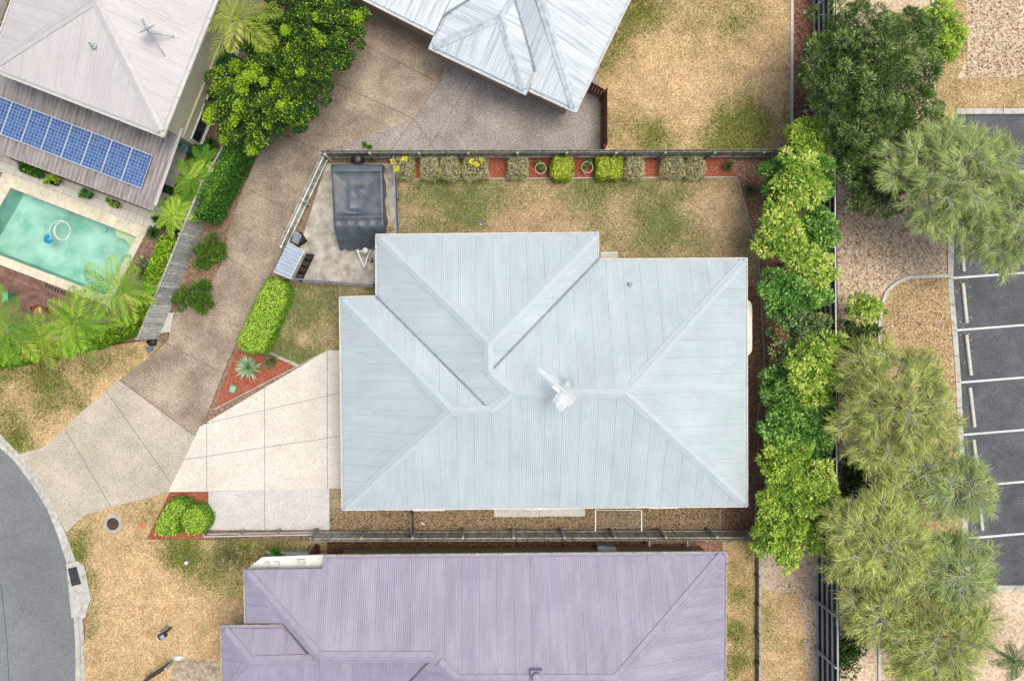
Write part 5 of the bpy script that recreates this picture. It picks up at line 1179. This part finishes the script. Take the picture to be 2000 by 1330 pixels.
tree('garden_tree', 'lime tree spreading over the steel fence at the middle of the bed', [(1596, 690, 34, 3.9), (1570, 725, 38, 3.9), (1610, 735, 30, 3.7), (1585, 765, 28, 3.5), (1622, 668, 18, 3.6)], 'lime', GT)
tree('garden_tree', 'dark green tree just left of the middle lime tree', [(1518, 745, 34, 3.0), (1530, 785, 36, 3.0)], 'green', GT)
tree('garden_tree', 'large green tree in the lower middle of the bed', [(1525, 840, 42, 3.3), (1570, 835, 42, 3.4), (1605, 840, 28, 3.1), (1600, 800, 26, 3.0), (1590, 885, 30, 3.1)], 'green', GT)
tree('garden_tree', 'yellow green tree near the lower right corner of the grey roof', [(1520, 905, 40, 3.6), (1555, 890, 30, 3.4), (1540, 945, 36, 3.6)], 'bright', GT)
tree('garden_tree', 'yellow green tree between the lower trees and the steel fence', [(1590, 930, 30, 3.6), (1600, 965, 30, 3.6), (1570, 975, 34, 3.7)], 'lime', GT)
tree('garden_tree', 'dark green tree half hidden below the yellow green trees', [(1605, 1010, 30, 2.9), (1575, 1015, 28, 2.8)], 'green', GT)
tree('garden_tree', 'yellow green tree at the lower left of the bed beside the paling fence end', [(1512, 990, 34, 3.5), (1500, 1025, 26, 3.3), (1540, 1025, 26, 3.3)], 'bright', GT)
tree('garden_tree', 'lime tree hanging over the sleeper wall below the bed', [(1490, 1062, 26, 3.2), (1535, 1060, 32, 3.4), (1575, 1055, 26, 3.3), (1528, 1095, 20, 3.1)], 'bright', GT)
tree('garden_tree', 'bright yellow green tree beside the corner of the dry side lawn', [(1575, 262, 34, 3.2), (1555, 280, 26, 3.0), (1595, 285, 24, 3.0)], 'bright', GT)
# red flower heads on the olive tree
fl = empty('flowering_shrub', P(1524, 655)); tag(fl, 'red leafed shrub tips opposite the water tank', 'shrub')
def star_leaves(c, n, L_, W_, cols, rng, up=.3, spread=1.0):
    d = rdir(rng, n); d[:, 2] = np.abs(d[:, 2]) * up + .12; d = unit(d); nr = unit(np.cross(d, np.cross(np.array([[0, 0, 1.]]), d))); nr *= np.where(nr[:, 2:3] < 0, -1, 1)
    k = rng.uniform(.65, 1.1, n); V, F = leafquads(np.repeat(np.array(c)[None], n, 0), d, nr, L_ * k, W_ * k); pal = c3(cols)
    return V, F, colrep(pal[rng.integers(0, len(pal), n)] * rng.uniform(.85, 1.15, (n, 1)), 4)
rng = np.random.default_rng(3); VV = []; CC = []
for px, py in ((1519, 646), (1529, 657)):
    V, F, c = star_leaves(P(px, py, 3.05), 34, .16, .06, [(140, 70, 62), (164, 98, 84), (118, 62, 52)], rng, .6); VV.append(V); CC.append(c)
V = np.concatenate(VV); obj('foliage', V, np.arange(len(V)).reshape(-1, 4), LEAF, fl, cols=np.concatenate(CC)); MB().tube([P(1524, 655), P(1524, 655, 3.0)], [.04, .02], 6).build('stem', BARK, fl)

# --- rounded trees beside the shared driveway
GL = 'rounded trees beside the shared driveway'
tree('rounded_tree', 'rounded tree with yellow tips nearest the paling fence', [(450, 200, 52, 4.2), (500, 175, 50, 4.4), (470, 245, 42, 3.8), (525, 215, 44, 4.0), (440, 160, 36, 4.0), (505, 255, 34, 3.6)], 'lilly', GL, core=.12, share=.42)
tree('rounded_tree', 'dense dark rounded tree in the middle of the clump', [(545, 120, 56, 4.4), (590, 150, 52, 4.2), (570, 200, 44, 3.8), (510, 110, 44, 4.2), (610, 110, 46, 4.2)], 'lilly', GL, core=.12, share=.1)
tree('rounded_tree', 'dark rounded tree at the top edge beside the palm', [(545, 45, 50, 4.4), (590, 55, 46, 4.4), (520, 75, 36, 4.0), (560, -10, 46, 4.3)], 'lilly', GL, core=.12, share=.1)
tree('rounded_tree', 'dark rounded tree nearest the white roof', [(640, 40, 52, 4.3), (665, 75, 38, 3.9), (630, 90, 40, 4.0), (620, 0, 50, 4.3), (675, 20, 34, 3.9)], 'lilly', GL, core=.12, share=.1)
# --- trees on the car park side
tree('wattle_tree', 'large tree with long grey green leaves over the steel fence at the top', [(1650, 110, 62, 6.5), (1720, 70, 66, 7.0), (1740, 140, 66, 7.0), (1660, 40, 50, 6.2), (1790, 60, 50, 6.0), (1610, 160, 40, 5.6), (1700, 180, 60, 6.8), (1800, 130, 48, 6.0)], 'wattle', r0=.16, core=.2)
tree('wattle_tree', 'dark grey green tree left of the topmost sheoak', [(1690, 250, 62, 6.0), (1745, 240, 56, 6.2), (1650, 220, 44, 5.6), (1800, 220, 52, 5.8), (1720, 310, 56, 5.4), (1670, 320, 40, 4.6), (1740, 370, 44, 4.6), (1690, 370, 34, 3.8), (1800, 290, 40, 5.0)], 'wattle', r0=.15, core=.2)
tree('lime_shrub', 'lime green shrub at the edge of the pinkish leaf litter, top right', [(1855, 55, 34, 3.4), (1845, 90, 30, 3.2), (1835, 30, 28, 3.2)], 'bright', cat='shrub')
tree('small_tree', 'small pale green tree on the curved edging of the dry island', [(1692, 600, 24, 2.4), (1706, 606, 16, 2.2)], 'lime', cat='shrub')
tree('small_tree', 'dark olive shrub above the widest sheoak, beside the curved edging', [(1672, 660, 30, 2.2), (1700, 655, 24, 2.0), (1680, 690, 24, 1.8)], 'dark', cat='shrub')
tree('small_tree', 'small dark green shrub in the shade left of the lower sheoaks', [(1672, 920, 26, 1.6), (1690, 935, 18, 1.4), (1660, 955, 18, 1.2)], 'dark', cat='shrub')
tree('small_tree', 'dark shrub at the bottom beside the steel fence', [(1665, 1260, 26, 1.6), (1655, 1300, 26, 1.6)], 'dark', cat='shrub')

# --- sheoaks: grey limbs with fans of needles
def sheoak(lab, px, py, rp, zt, seed, olive=0.0, ex=1.0, ey=1.0, need=21000, bare=.0):
    rng = np.random.default_rng(seed); rr = random.Random(seed); r = rp * (CAM_H - zt) / (CAM_H * PXM); c = P(px, py, zt); base = Vector((c.x, c.y, 0))
    root = empty('sheoak_tree', base); tag(root, lab, 'tree', 'sheoak trees beside the car park')
    m = MB(); m.tube([base + Vector((0, 0, -.1)), base + Vector((.1, .05, zt * .4)), base + Vector((0, 0, zt * .8))], [.17, .13, .06], 8); m.build('trunk', BARK, root)
    b = MB(); C0 = []; TW = []; nsp = int(34 + rp * .42)
    for i in range(nsp):
        rho = math.sqrt((i + rr.uniform(.2, .8)) / nsp); a = i * 2.39996 + rr.uniform(-.4, .4); Lr = r * (.86 + .14 * math.sin(3 * a + seed) + .1 * math.sin(5 * a + 2 * seed)) * rho; z1 = zt * (1 - .2 * rho * rho) * rr.uniform(.88, 1.0)
        q = base + Vector((math.cos(a) * Lr * ex, math.sin(a) * Lr * ey, z1)); p0 = base + Vector((0, 0, zt * rr.uniform(.35, .7))); mid = p0.lerp(q, .6) + Vector((rr.uniform(-.2, .2), rr.uniform(-.2, .2), -.1))
        b.tube([p0, mid, q], [.035, .024, .012], 4, cap=False)
        for k in range(8):
            a2 = (a + rr.uniform(-1.1, 1.1)) if k < 5 else rr.uniform(0, 6.28); l2 = rr.uniform(.3, .75); e = q + Vector((math.cos(a2) * l2, math.sin(a2) * l2, rr.uniform(-.1, .35)))
            b.tube([q, q.lerp(e, .5) + Vector((0, 0, .05)), e], [.02, .014, .006], 3, cap=False); TW.append((q, e, a2))
    b.build('branches', PALEBARK, root)
    Q = np.array([t[0][:] for t in TW]); E = np.array([t[1][:] for t in TW]); A = np.array([t[2] for t in TW]); n = int(need * rp / 120 * .95); k = rng.integers(0, len(Q), n); T = Q
    f = rng.uniform(.15, 1.1, n)[:, None]; p = Q[k] * (1 - f) + E[k] * f + rng.normal(0, .05, (n, 3)); a = A[k] + rng.normal(0, .55, n); el = rng.uniform(-.5, .4, n)
    d = np.stack([np.cos(a) * np.cos(el), np.sin(a) * np.cos(el), np.sin(el)], 1); Ln = rng.uniform(.2, .46, n)
    s = unit(np.cross(d, np.array([[0, 0, 1.]]) + rng.normal(0, .4, (n, 3)))) * .0065
    bend = d.copy(); bend[:, 2] -= rng.uniform(0, .5, n); e1 = p + d * (Ln * .55)[:, None]; e2 = e1 + unit(bend) * (Ln * .45)[:, None]
    V = np.stack([p - s, p + s, e1 + s, e1 - s, e2], 1).reshape(-1, 3); base_i = 5 * np.arange(n)[:, None]
    F = np.concatenate([base_i + np.array([[0, 1, 2]]), base_i + np.array([[0, 2, 3]]), base_i + np.array([[3, 2, 4]])])
    pal = c3([(144, 154, 76), (176, 178, 98), (126, 140, 68), (206, 198, 122), (108, 122, 58)]) if olive < .5 else c3([(126, 144, 78), (150, 164, 94), (108, 128, 66), (182, 186, 122)])
    clump = np.repeat(rng.uniform(.75, 1.35, len(T) // 8 + 1), 8)[k][:, None]
    obj('crown', V, F, LEAF, root, cols=colrep(pal[rng.integers(0, len(pal), n)] * rng.uniform(.85, 1.2, (n, 1)) * clump, 5))
sheoak('topmost sheoak spreading over the car park and pale kerb', 1885, 335, 122, 5.7, 201, 1, 1.0, .95, need=26000)
sheoak('sheoak cut off by the right edge of the picture, near the top', 1995, 420, 95, 5.2, 202, 1)
sheoak('widest olive sheoak right of the middle of the steel fence', 1770, 795, 122, 5.4, 203, 0, .98, 1.05, need=27000)
sheoak('sheoak with bare grey twigs reaching into the car park, lower right', 1885, 960, 82, 4.7, 204, 1, 1.0, .8, need=15000)
sheoak('yellow olive sheoak touching the steel fence, lower right', 1738, 1065, 108, 5.2, 205, 0, 1.0, .92, need=26000)
sheoak('pale sheoak overhanging the lowest painted bay', 1885, 1130, 86, 4.7, 206, 1, 1.0, .9, need=17000)
sheoak('lowest sheoak cut off by the bottom edge of the picture', 1850, 1270, 110, 5.0, 207, 0, 1.05, .8, need=22000)
sheoak('small sheoak between the steel fence and the lowest sheoak', 1735, 1205, 62, 4.4, 208, 0, 1.0, .8, need=16000)
sheoak('slender sheoak between the widest and the twiggy one', 1800, 925, 66, 4.4, 209, 0, 1.0, .9, need=15000)

# --- palms
def palm(lab, px, py, zt, nf, Lf, seed, cols, up=.75, th=.075, name='palm', stemr=.08, yaw=0, group='palms in the pool garden'):
    rr = random.Random(seed); rng = np.random.default_rng(seed); c = P(px, py, zt); base = Vector((c.x, c.y, 0)); root = empty(name, base); tag(root, lab, 'palm', group)
    m = MB(); m.tube([base, base.lerp(c, .5) + Vector((.03, 0, 0)), c], [stemr * 1.25, stemr, stemr * .8], 9); m.build('trunk', PALEBARK, root)
    pal = c3(cols)
    for f in range(nf):
        a = yaw + 2 * math.pi * (f + rr.uniform(-.25, .25)) / nf; L_ = Lf * rr.uniform(.75, 1.08); e0 = up * rr.uniform(.5, 1.2); dr = rr.uniform(.35, .7)
        ns = 12; t = np.linspace(0, 1, ns); curve = rr.uniform(-.35, .35)
        ang = a + curve * t; hr = np.cumsum(np.r_[0, np.cos(e0 * (1 - 1.7 * t[1:])) / (ns - 1)]) * L_
        z = L_ * (t * math.sin(e0) - dr * t ** 2); pts = np.stack([c.x + np.cos(ang) * hr, c.y + np.sin(ang) * hr, c.z + z], 1)
        mb = MB(); mb.tube([Vector(p) for p in pts], [.022 * (1 - .8 * q) for q in t], 4, cap=False); V0 = np.array(mb.V); nv0 = len(V0)
        nl = 30; tt = np.repeat(np.linspace(.1, .99, nl), 2); sd = np.tile([1, -1], nl); P0 = np.stack([np.interp(tt, t, pts[:, i]) for i in range(3)], 1)
        tan = unit(np.stack([np.gradient(pts[:, i]) for i in range(3)], 1)); T = unit(np.stack([np.interp(tt, t, tan[:, i]) for i in range(3)], 1))
        S = unit(np.cross(T, np.array([[0, 0, 1.]]))) * sd[:, None]; ll = Lf * .3 * np.sin(np.pi * np.clip(tt * .86 + .14, 0, 1)) ** .7 * rng.uniform(.85, 1.1, 2 * nl)
        ax = unit(T * .75 + S * .8 + np.array([0, 0, -.18]) + rng.normal(0, .07, (2 * nl, 3))); nr = unit(np.cross(ax, np.cross(np.array([[0, 0, 1.]]), ax)))
        nr *= np.where(nr[:, 2:3] < 0, -1, 1)
        V1, F1 = leafquads(P0, ax, nr, ll, np.full(2 * nl, th * .42)); hue = pal[rr.randrange(len(pal))]
        cl = np.concatenate([np.tile(np.r_[pal[0] * 1.25, 1], (nv0, 1)), colrep(hue[None] * rng.uniform(.8, 1.2, (2 * nl, 1)), 4)])
        F = [tuple(q) for q in mb.F] + [tuple(int(i) + nv0 for i in q) for q in F1]
        obj('frond', np.concatenate([V0, V1]), F, LEAF, root, cols=cl)
PG = [(112, 152, 40), (140, 172, 56), (92, 134, 38), (160, 182, 70)]; PY = [(150, 158, 60), (176, 176, 84), (132, 148, 50), (196, 180, 110)]
palm('palm with yellowing fronds at the top beside the cream house eave', 462, 38, 4.6, 11, 2.1, 301, PY, yaw=.3)
palm('palm whose fronds overhang the lower right pool corner', 236, 568, 3.2, 11, 1.9, 302, PG, yaw=.1)
palm('broad palm in the middle of the garden below the deck', 150, 628, 3.4, 13, 2.0, 303, PG, yaw=.5)
palm('palm at the left edge of the picture below the deck', 15, 640, 3.2, 11, 2.0, 304, PG)
palm('pale palm low over the leafy hedge below the deck', 85, 660, 2.6, 9, 1.6, 305, PY, yaw=.9)
palm('small palm beside the side paving, upper one', 398, 322, 1.9, 9, 1.0, 306, PG, th=.06)
palm('small palm beside the side paving, middle one', 375, 352, 2.0, 9, 1.1, 307, PG, th=.06, yaw=.4)
palm('small bright palm nearest the patio corner', 340, 418, 1.8, 10, 1.15, 308, [(148, 176, 56), (126, 160, 48), (164, 188, 72)], th=.06)
palm('dark spiky palm at the bottom right corner of the picture', 1978, 1290, 1.8, 12, 1.1, 309, [(50, 84, 34), (64, 100, 40)], th=.05, group='palms by the car park')
palm('small palm in shade behind the paving palms', 368, 395, 1.6, 8, 1.0, 310, PG, th=.055, yaw=1.1)
# broad banana leaves beside the cream wall
def banana(lab, px, py, zt, n, L_, seed):
    rr = random.Random(seed); c = P(px, py, zt); base = Vector((c.x, c.y, 0)); root = empty('banana_plant', base); tag(root, lab, 'plant')
    MB().tube([base, c - Vector((0, 0, .5))], [.1, .06], 8).build('stem', BARK, root)
    for k in range(n):
        a = 2 * math.pi * k / n + rr.uniform(-.3, .3); ns = 9; V = []; F = []; l = L_ * rr.uniform(.75, 1.1)
        for i in range(ns):
            t = i / (ns - 1); q = c + Vector((math.cos(a) * l * t, math.sin(a) * l * t, .35 * t - .8 * t * t - .4)); w = .24 * math.sin(math.pi * (t * .9 + .06)) ** .6; s = Vector((-math.sin(a), math.cos(a), 0))
            V += [q - s * w + Vector((0, 0, .06)), q, q + s * w + Vector((0, 0, .06))]
        for i in range(ns - 1): F += [(3 * i, 3 * i + 1, 3 * i + 4, 3 * i + 3), (3 * i + 1, 3 * i + 2, 3 * i + 5, 3 * i + 4)]
        g = c3([(38, 88, 44), (30, 74, 40), (50, 104, 50)])[rr.randrange(3)]; obj('leaf', V, F, LEAF, root, True, cols=np.tile(np.r_[g, 1], (len(V), 1)))
banana('dark broad leafed plant below the yellowing palm', 425, 110, 2.6, 7, 1.0, 320)
banana('dark broad leafed plant beside the small paving palms', 385, 300, 1.9, 6, .75, 321)

# --- hedges and clipped shrubs
def leaf_shell(V, F, dens, st, rng, out=.02):
    """leaves scattered over a closed mesh"""
    T = []
    for f in F:
        for i in range(1, len(f) - 1): T.append((f[0], f[i], f[i + 1]))
    V = np.array([tuple(v) for v in V]); T = np.array(T); a, b, c = V[T[:, 0]], V[T[:, 1]], V[T[:, 2]]; cr = np.cross(b - a, c - a); ar = np.linalg.norm(cr, axis=1) / 2
    keep = cr[:, 2] > -1e-6 - ar * .2; ar = ar * keep; n = int(ar.sum() * dens); k = rng.choice(len(T), n, p=ar / ar.sum()); u, v = rng.uniform(0, 1, (2, n)); sw = u + v > 1; u[sw] = 1 - u[sw]; v[sw] = 1 - v[sw]
    p = a[k] + (b - a)[k] * u[:, None] + (c - a)[k] * v[:, None]; nr0 = unit(cr)[k]; s = STY[st]
    bumpy = .05 * np.sin(p[:, 0] * 7) * np.cos(p[:, 1] * 6 + p[:, 2] * 5) + .06 * (fbm(p[:, 0] * 4, p[:, 1] * 4 + p[:, 2] * 3, 5) - .5) + rng.uniform(-.06, out + .02, n)
    p = p + nr0 * bumpy[:, None]; ax = unit(nr0 * .5 + rdir(rng, n)); nr = unit(nr0 + rdir(rng, n) * .6); nr = unit(nr - ax * np.sum(nr * ax, 1)[:, None]); q = rng.uniform(.7, 1.3, n)
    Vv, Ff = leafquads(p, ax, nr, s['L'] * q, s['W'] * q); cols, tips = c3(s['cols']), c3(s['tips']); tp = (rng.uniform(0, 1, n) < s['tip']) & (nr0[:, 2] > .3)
    cl = np.where(tp[:, None], tips[rng.integers(0, len(tips), n)], cols[rng.integers(0, len(cols), n)]) * rng.uniform(.8, 1.2, (n, 1)); return Vv, Ff, colrep(cl, 4)
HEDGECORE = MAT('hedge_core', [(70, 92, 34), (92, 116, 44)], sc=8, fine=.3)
def hedge(name, lab, px, h, st, dens=700, cat='hedge', group=None, z0=.02, twigs=0, rnd=.06, nseg=3):
    SEED[0] += 1; rng = np.random.default_rng(SEED[0]); top = [Vector(p.xy) for p in pp(px, h)]
    if area2(top) < 0: top = top[::-1]
    m = MB(); levels = [(0, z0), (0, h * .8), (rnd * .4, h * .95), (rnd, h)]; n = len(top); V = []
    for d, z in levels: V += [(*q, z) for q in (inset(top, d) if d else top)]
    F = [(l * n + i, l * n + (i + 1) % n, (l + 1) * n + (i + 1) % n, (l + 1) * n + i) for l in range(3) for i in range(n)] + [tuple(range(3 * n, 4 * n))]
    cen = sum(top, Vector((0, 0))) / n; root = empty(name, (cen.x, cen.y, z0)); tag(root, lab, cat, group)
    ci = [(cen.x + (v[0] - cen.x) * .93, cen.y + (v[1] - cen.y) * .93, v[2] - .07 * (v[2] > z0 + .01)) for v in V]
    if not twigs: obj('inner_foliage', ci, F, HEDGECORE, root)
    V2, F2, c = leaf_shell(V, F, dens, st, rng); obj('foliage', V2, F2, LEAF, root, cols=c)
    if twigs:
        t = MB(); b = Vector((cen.x, cen.y, z0)); rr = random.Random(SEED[0])
        for i in range(twigs):
            q = top[rr.randrange(n)].lerp(top[rr.randrange(n)], rr.random()); q = q.lerp(cen, rr.uniform(0, .4)); e = Vector((q.x, q.y, h * rr.uniform(.85, 1.03))); k = b.lerp(e, .45) + Vector((rr.uniform(-.06, .06), rr.uniform(-.06, .06), .12)); t.tube([b, k, e], [.016, .012, .006], 4, cap=False)
            for s in range(3):
                g = k.lerp(e, rr.uniform(.2, .9)); t.tube([g, g + Vector((rr.uniform(-.22, .22), rr.uniform(-.22, .22), rr.uniform(.02, .16)))], [.008, .004], 3, cap=False)
        t.build('twigs', TWIG, root)
        # sparse inner leaves
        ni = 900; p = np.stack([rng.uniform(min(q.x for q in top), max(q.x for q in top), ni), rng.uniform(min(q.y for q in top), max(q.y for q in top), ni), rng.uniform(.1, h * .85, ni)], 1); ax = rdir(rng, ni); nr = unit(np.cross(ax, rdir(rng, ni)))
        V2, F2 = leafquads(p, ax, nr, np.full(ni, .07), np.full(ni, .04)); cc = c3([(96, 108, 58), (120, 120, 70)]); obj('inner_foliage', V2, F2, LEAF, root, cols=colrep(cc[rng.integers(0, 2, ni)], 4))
    return root
STY['hedge'] = dict(L=.07, W=.045, cols=[(112, 152, 48), (90, 134, 42), (136, 170, 60)], tips=[(180, 204, 76), (200, 216, 96)], tip=.55)
STY['ivy'] = dict(L=.09, W=.075, cols=[(62, 110, 36), (78, 128, 40), (50, 94, 34)], tips=[(112, 152, 46), (140, 170, 54)], tip=.25)
STY['ivyl'] = dict(L=.10, W=.08, cols=[(104, 148, 30), (86, 130, 30), (122, 160, 40)], tips=[(160, 186, 50), (180, 196, 66)], tip=.35)
STY['twiggy'] = dict(L=.05, W=.028, cols=[(196, 192, 140), (172, 178, 110), (210, 200, 160)], tips=[(232, 226, 190), (216, 212, 170)], tip=.4)
STY['gold'] = dict(L=.08, W=.05, cols=[(136, 156, 48), (160, 170, 60)], tips=[(196, 200, 70), (206, 206, 90)], tip=.5)
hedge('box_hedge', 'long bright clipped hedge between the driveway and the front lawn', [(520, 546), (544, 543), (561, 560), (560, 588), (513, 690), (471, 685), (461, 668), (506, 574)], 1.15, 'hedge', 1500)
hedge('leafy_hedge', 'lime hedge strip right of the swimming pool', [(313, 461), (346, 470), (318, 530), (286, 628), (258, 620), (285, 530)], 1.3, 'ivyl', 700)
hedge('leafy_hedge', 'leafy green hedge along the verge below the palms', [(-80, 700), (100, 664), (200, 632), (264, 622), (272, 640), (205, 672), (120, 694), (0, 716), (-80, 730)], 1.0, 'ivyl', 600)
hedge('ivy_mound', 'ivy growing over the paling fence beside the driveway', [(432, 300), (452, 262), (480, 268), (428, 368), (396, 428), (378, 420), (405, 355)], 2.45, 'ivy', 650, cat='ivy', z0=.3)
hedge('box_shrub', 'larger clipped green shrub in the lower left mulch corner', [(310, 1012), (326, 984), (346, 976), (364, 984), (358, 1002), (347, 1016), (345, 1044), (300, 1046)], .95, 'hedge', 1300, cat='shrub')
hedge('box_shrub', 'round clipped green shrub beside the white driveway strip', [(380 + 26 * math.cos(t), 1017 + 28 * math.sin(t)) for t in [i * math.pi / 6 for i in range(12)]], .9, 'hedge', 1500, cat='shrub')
CS = 'clipped shrubs in a row along the red mulch'
for i, (x, w, st, tw, lab) in enumerate([(788, 40, 'twiggy', 26, 'twiggy clipped shrub with yellow tips, first from the trailer fence'), (838, 36, 'twiggy', 30, 'pale twiggy clipped shrub, second from the trailer fence'), (877, 31, 'twiggy', 34, 'narrow bare twigged clipped shrub, third from the trailer fence'),
        (928, 44, 'twiggy', 30, 'twiggy clipped shrub with yellow leaves, left of the widest mulch gap'), (1013, 40, 'twiggy', 40, 'bare twigged clipped shrub, right of the widest mulch gap'), (1100, 44, 'gold', 0, 'lime clipped shrub between the two wire hoops'), (1190, 45, 'gold', 0, 'lime clipped shrub right of the right hoop'),
        (1242, 38, 'twiggy', 40, 'bare twigged clipped shrub, just right of the second lime one'), (1316, 38, 'twiggy', 30, 'pale leafy clipped shrub, second from the right end of the row'), (1361, 38, 'twiggy', 26, 'pale leafy clipped shrub at the right end of the row')]):
    h = w / 2 + R.uniform(-3, 2); jx = [R.uniform(-3, 3) for _ in range(8)]; hedge('clipped_shrub', lab, [(x - h, 312 + jx[0]), (x - h + 5, 306), (x + h - 5, 306), (x + h, 312), (x + h + jx[1], 340), (x + h - 6, 347 + jx[2]), (x - h + 6, 347 + jx[3]), (x - h + jx[4], 340)], .92 + .05 * jx[5], st, 700 if tw else 1400, cat='shrub', group=CS, twigs=tw)
# yellow leaves on two of them
rng = np.random.default_rng(33)
def rosettes(name, lab, spots, n, L_, W_, cols, z, cat='plant', stem=True, up=.6):
    root = empty(name, P(*spots[0])); tag(root, lab, cat); VV = []; CC = []
    for (px, py) in spots:
        V, F, c = star_leaves(P(px, py, z), n, L_, W_, cols, rng, up); VV.append(V); CC.append(c)
    V = np.concatenate(VV); obj('foliage', V, np.arange(len(V)).reshape(-1, 4), LEAF, root, cols=np.concatenate(CC))
    if stem:
        m = MB()
        for (px, py) in spots: q = P(px, py, z); m.tube([Vector((q.x, q.y, .03)), q], [.018, .01], 5)
        m.build('stem', BARK, root)
    return root
YL = [(212, 204, 60), (190, 190, 56), (226, 214, 84)]
rosettes('yellow_shoots', 'yellow leafy shoots at the trailer end of the shrub row', [(768, 316), (774, 330), (790, 312)], 40, .2, .09, YL, 1.05)
rosettes('yellow_shoots', 'yellow leafy shoots on the shrub left of the widest mulch gap', [(921, 316), (930, 322), (940, 314)], 36, .17, .09, YL, 1.05)
GRN = [(84, 120, 48), (104, 138, 56), (66, 100, 42)]
rosettes('young_plant', 'young green plant inside the left wire hoop', [(1056, 326), (1050, 318), (1062, 332)], 30, .16, .07, GRN, .4)
rosettes('young_plant', 'young green plant inside the right wire hoop', [(1147, 322), (1142, 328), (1152, 316)], 34, .16, .07, GRN, .45)
rosettes('weed', 'small green weed at the edge of the forecourt slabs', [(712, 284), (722, 288)], 40, .2, .05, GRN, .15)
rosettes('pot_plant', 'lime leafed plant in the pot under the patio gutter', [(98, 350), (104, 345), (92, 356), (112, 353)], 36, .22, .1, [(150, 176, 40), (176, 196, 60), (120, 150, 36)], .6)
rosettes('pot_plant', 'glossy green plant in the pot, second from the patio corner', [(165, 374), (172, 380), (160, 382)], 40, .22, .09, [(60, 104, 36), (90, 132, 60), (130, 160, 80)], .6)
rosettes('pot_plant', 'green plant in the pot nearest the patio corner', [(220, 398), (212, 392), (228, 402)], 34, .2, .09, [(140, 166, 60), (108, 142, 48)], .6)
rosettes('pot_plant', 'dark leafy plant in the round pot on the side paving', [(331, 372)], 50, .22, .09, [(44, 80, 40), (58, 96, 46)], .6)
hedge('pot_plant', 'clipped dark green plant in the leftmost planter', [(37, 316), (80, 332), (75, 345), (34, 330)], .7, 'ivy', 900, cat='plant', z0=.4)
rosettes('red_flowers', 'red flowering plants at the edge of the deck', [(62, 603), (72, 599), (82, 602), (92, 604), (77, 607), (98, 609)], 36, .12, .08, [(190, 40, 50), (214, 70, 76), (160, 30, 44), (70, 104, 40)], .6, cat='flowers')
rosettes('garden_foliage', 'dark leafy undergrowth between the paving and the fence', [(322, 440), (345, 450), (310, 430), (360, 440), (330, 400), (352, 380), (385, 372), (400, 350), (418, 300), (412, 280), (300, 455)], 110, .4, .09, [(44, 80, 36), (58, 100, 40), (80, 118, 50)], .5, up=.9)
rosettes('garden_foliage', 'green undergrowth below the deck palms', [(20, 665), (60, 640), (110, 650), (175, 640), (200, 625), (220, 640), (130, 610)], 110, .45, .09, [(60, 100, 36), (84, 124, 44), (110, 146, 50)], .6, up=.9)
rosettes('purple_plant', 'dark purple spiky plant beside the lower right pool corner', [(262, 600), (258, 615), (275, 532)], 60, .35, .06, [(74, 44, 44), (96, 60, 54)], .4, up=.9)
rosettes('spiky_agave', 'large pale green spiky rosette in the red mulch bed', [(487, 718)], 260, .72, .055, [(150, 172, 136), (176, 196, 160), (120, 146, 110), (190, 204, 170)], .3, up=1.2)
rosettes('spiky_shrub', 'smaller brown green spiky plant beside the pale rosette', [(526, 709), (532, 704)], 110, .42, .05, [(112, 112, 70), (140, 134, 92), (90, 92, 60)], .2, up=1.0)
rosettes('grass_tussock', 'green grass tussock at the right end of the red mulch', [(1421, 326)], 170, .42, .022, [(92, 104, 58), (116, 122, 72), (72, 88, 48)], .1, up=1.0)
rosettes('grass_tussock', 'grass tussock beside the curved edging corner', [(1464, 372)], 200, .48, .022, [(104, 108, 62), (128, 124, 80), (84, 92, 54)], .1, up=1.0)
rosettes('stack_weed', 'bright green plant growing over the plank stack', [(541, 1080), (548, 1086), (536, 1074)], 60, .26, .08, [(70, 132, 40), (90, 150, 50)], .5)
tree('driveway_bush', 'spiky green bush beside the bleached fence, upper one', [(405, 482, 26, .95), (392, 500, 20, .8), (415, 500, 18, .8)], 'bush', cat='shrub', r0=.03)
tree('driveway_bush', 'spiky green bush beside the bleached fence, lower one', [(378, 575, 28, .95), (356, 585, 18, .7), (392, 592, 16, .7)], 'bush', cat='shrub', r0=.03)
tree('dry_bush', 'round dry bush with pale rim on the verge by the mauve roof', [(440, 1088, 33, .9)], 'pale', cat='shrub', r0=.03)
tree('low_shrub', 'olive shrub at the left edge of the purple spiky plant', [(286, 520, 16, .8)], 'olive', cat='shrub', r0=.02)
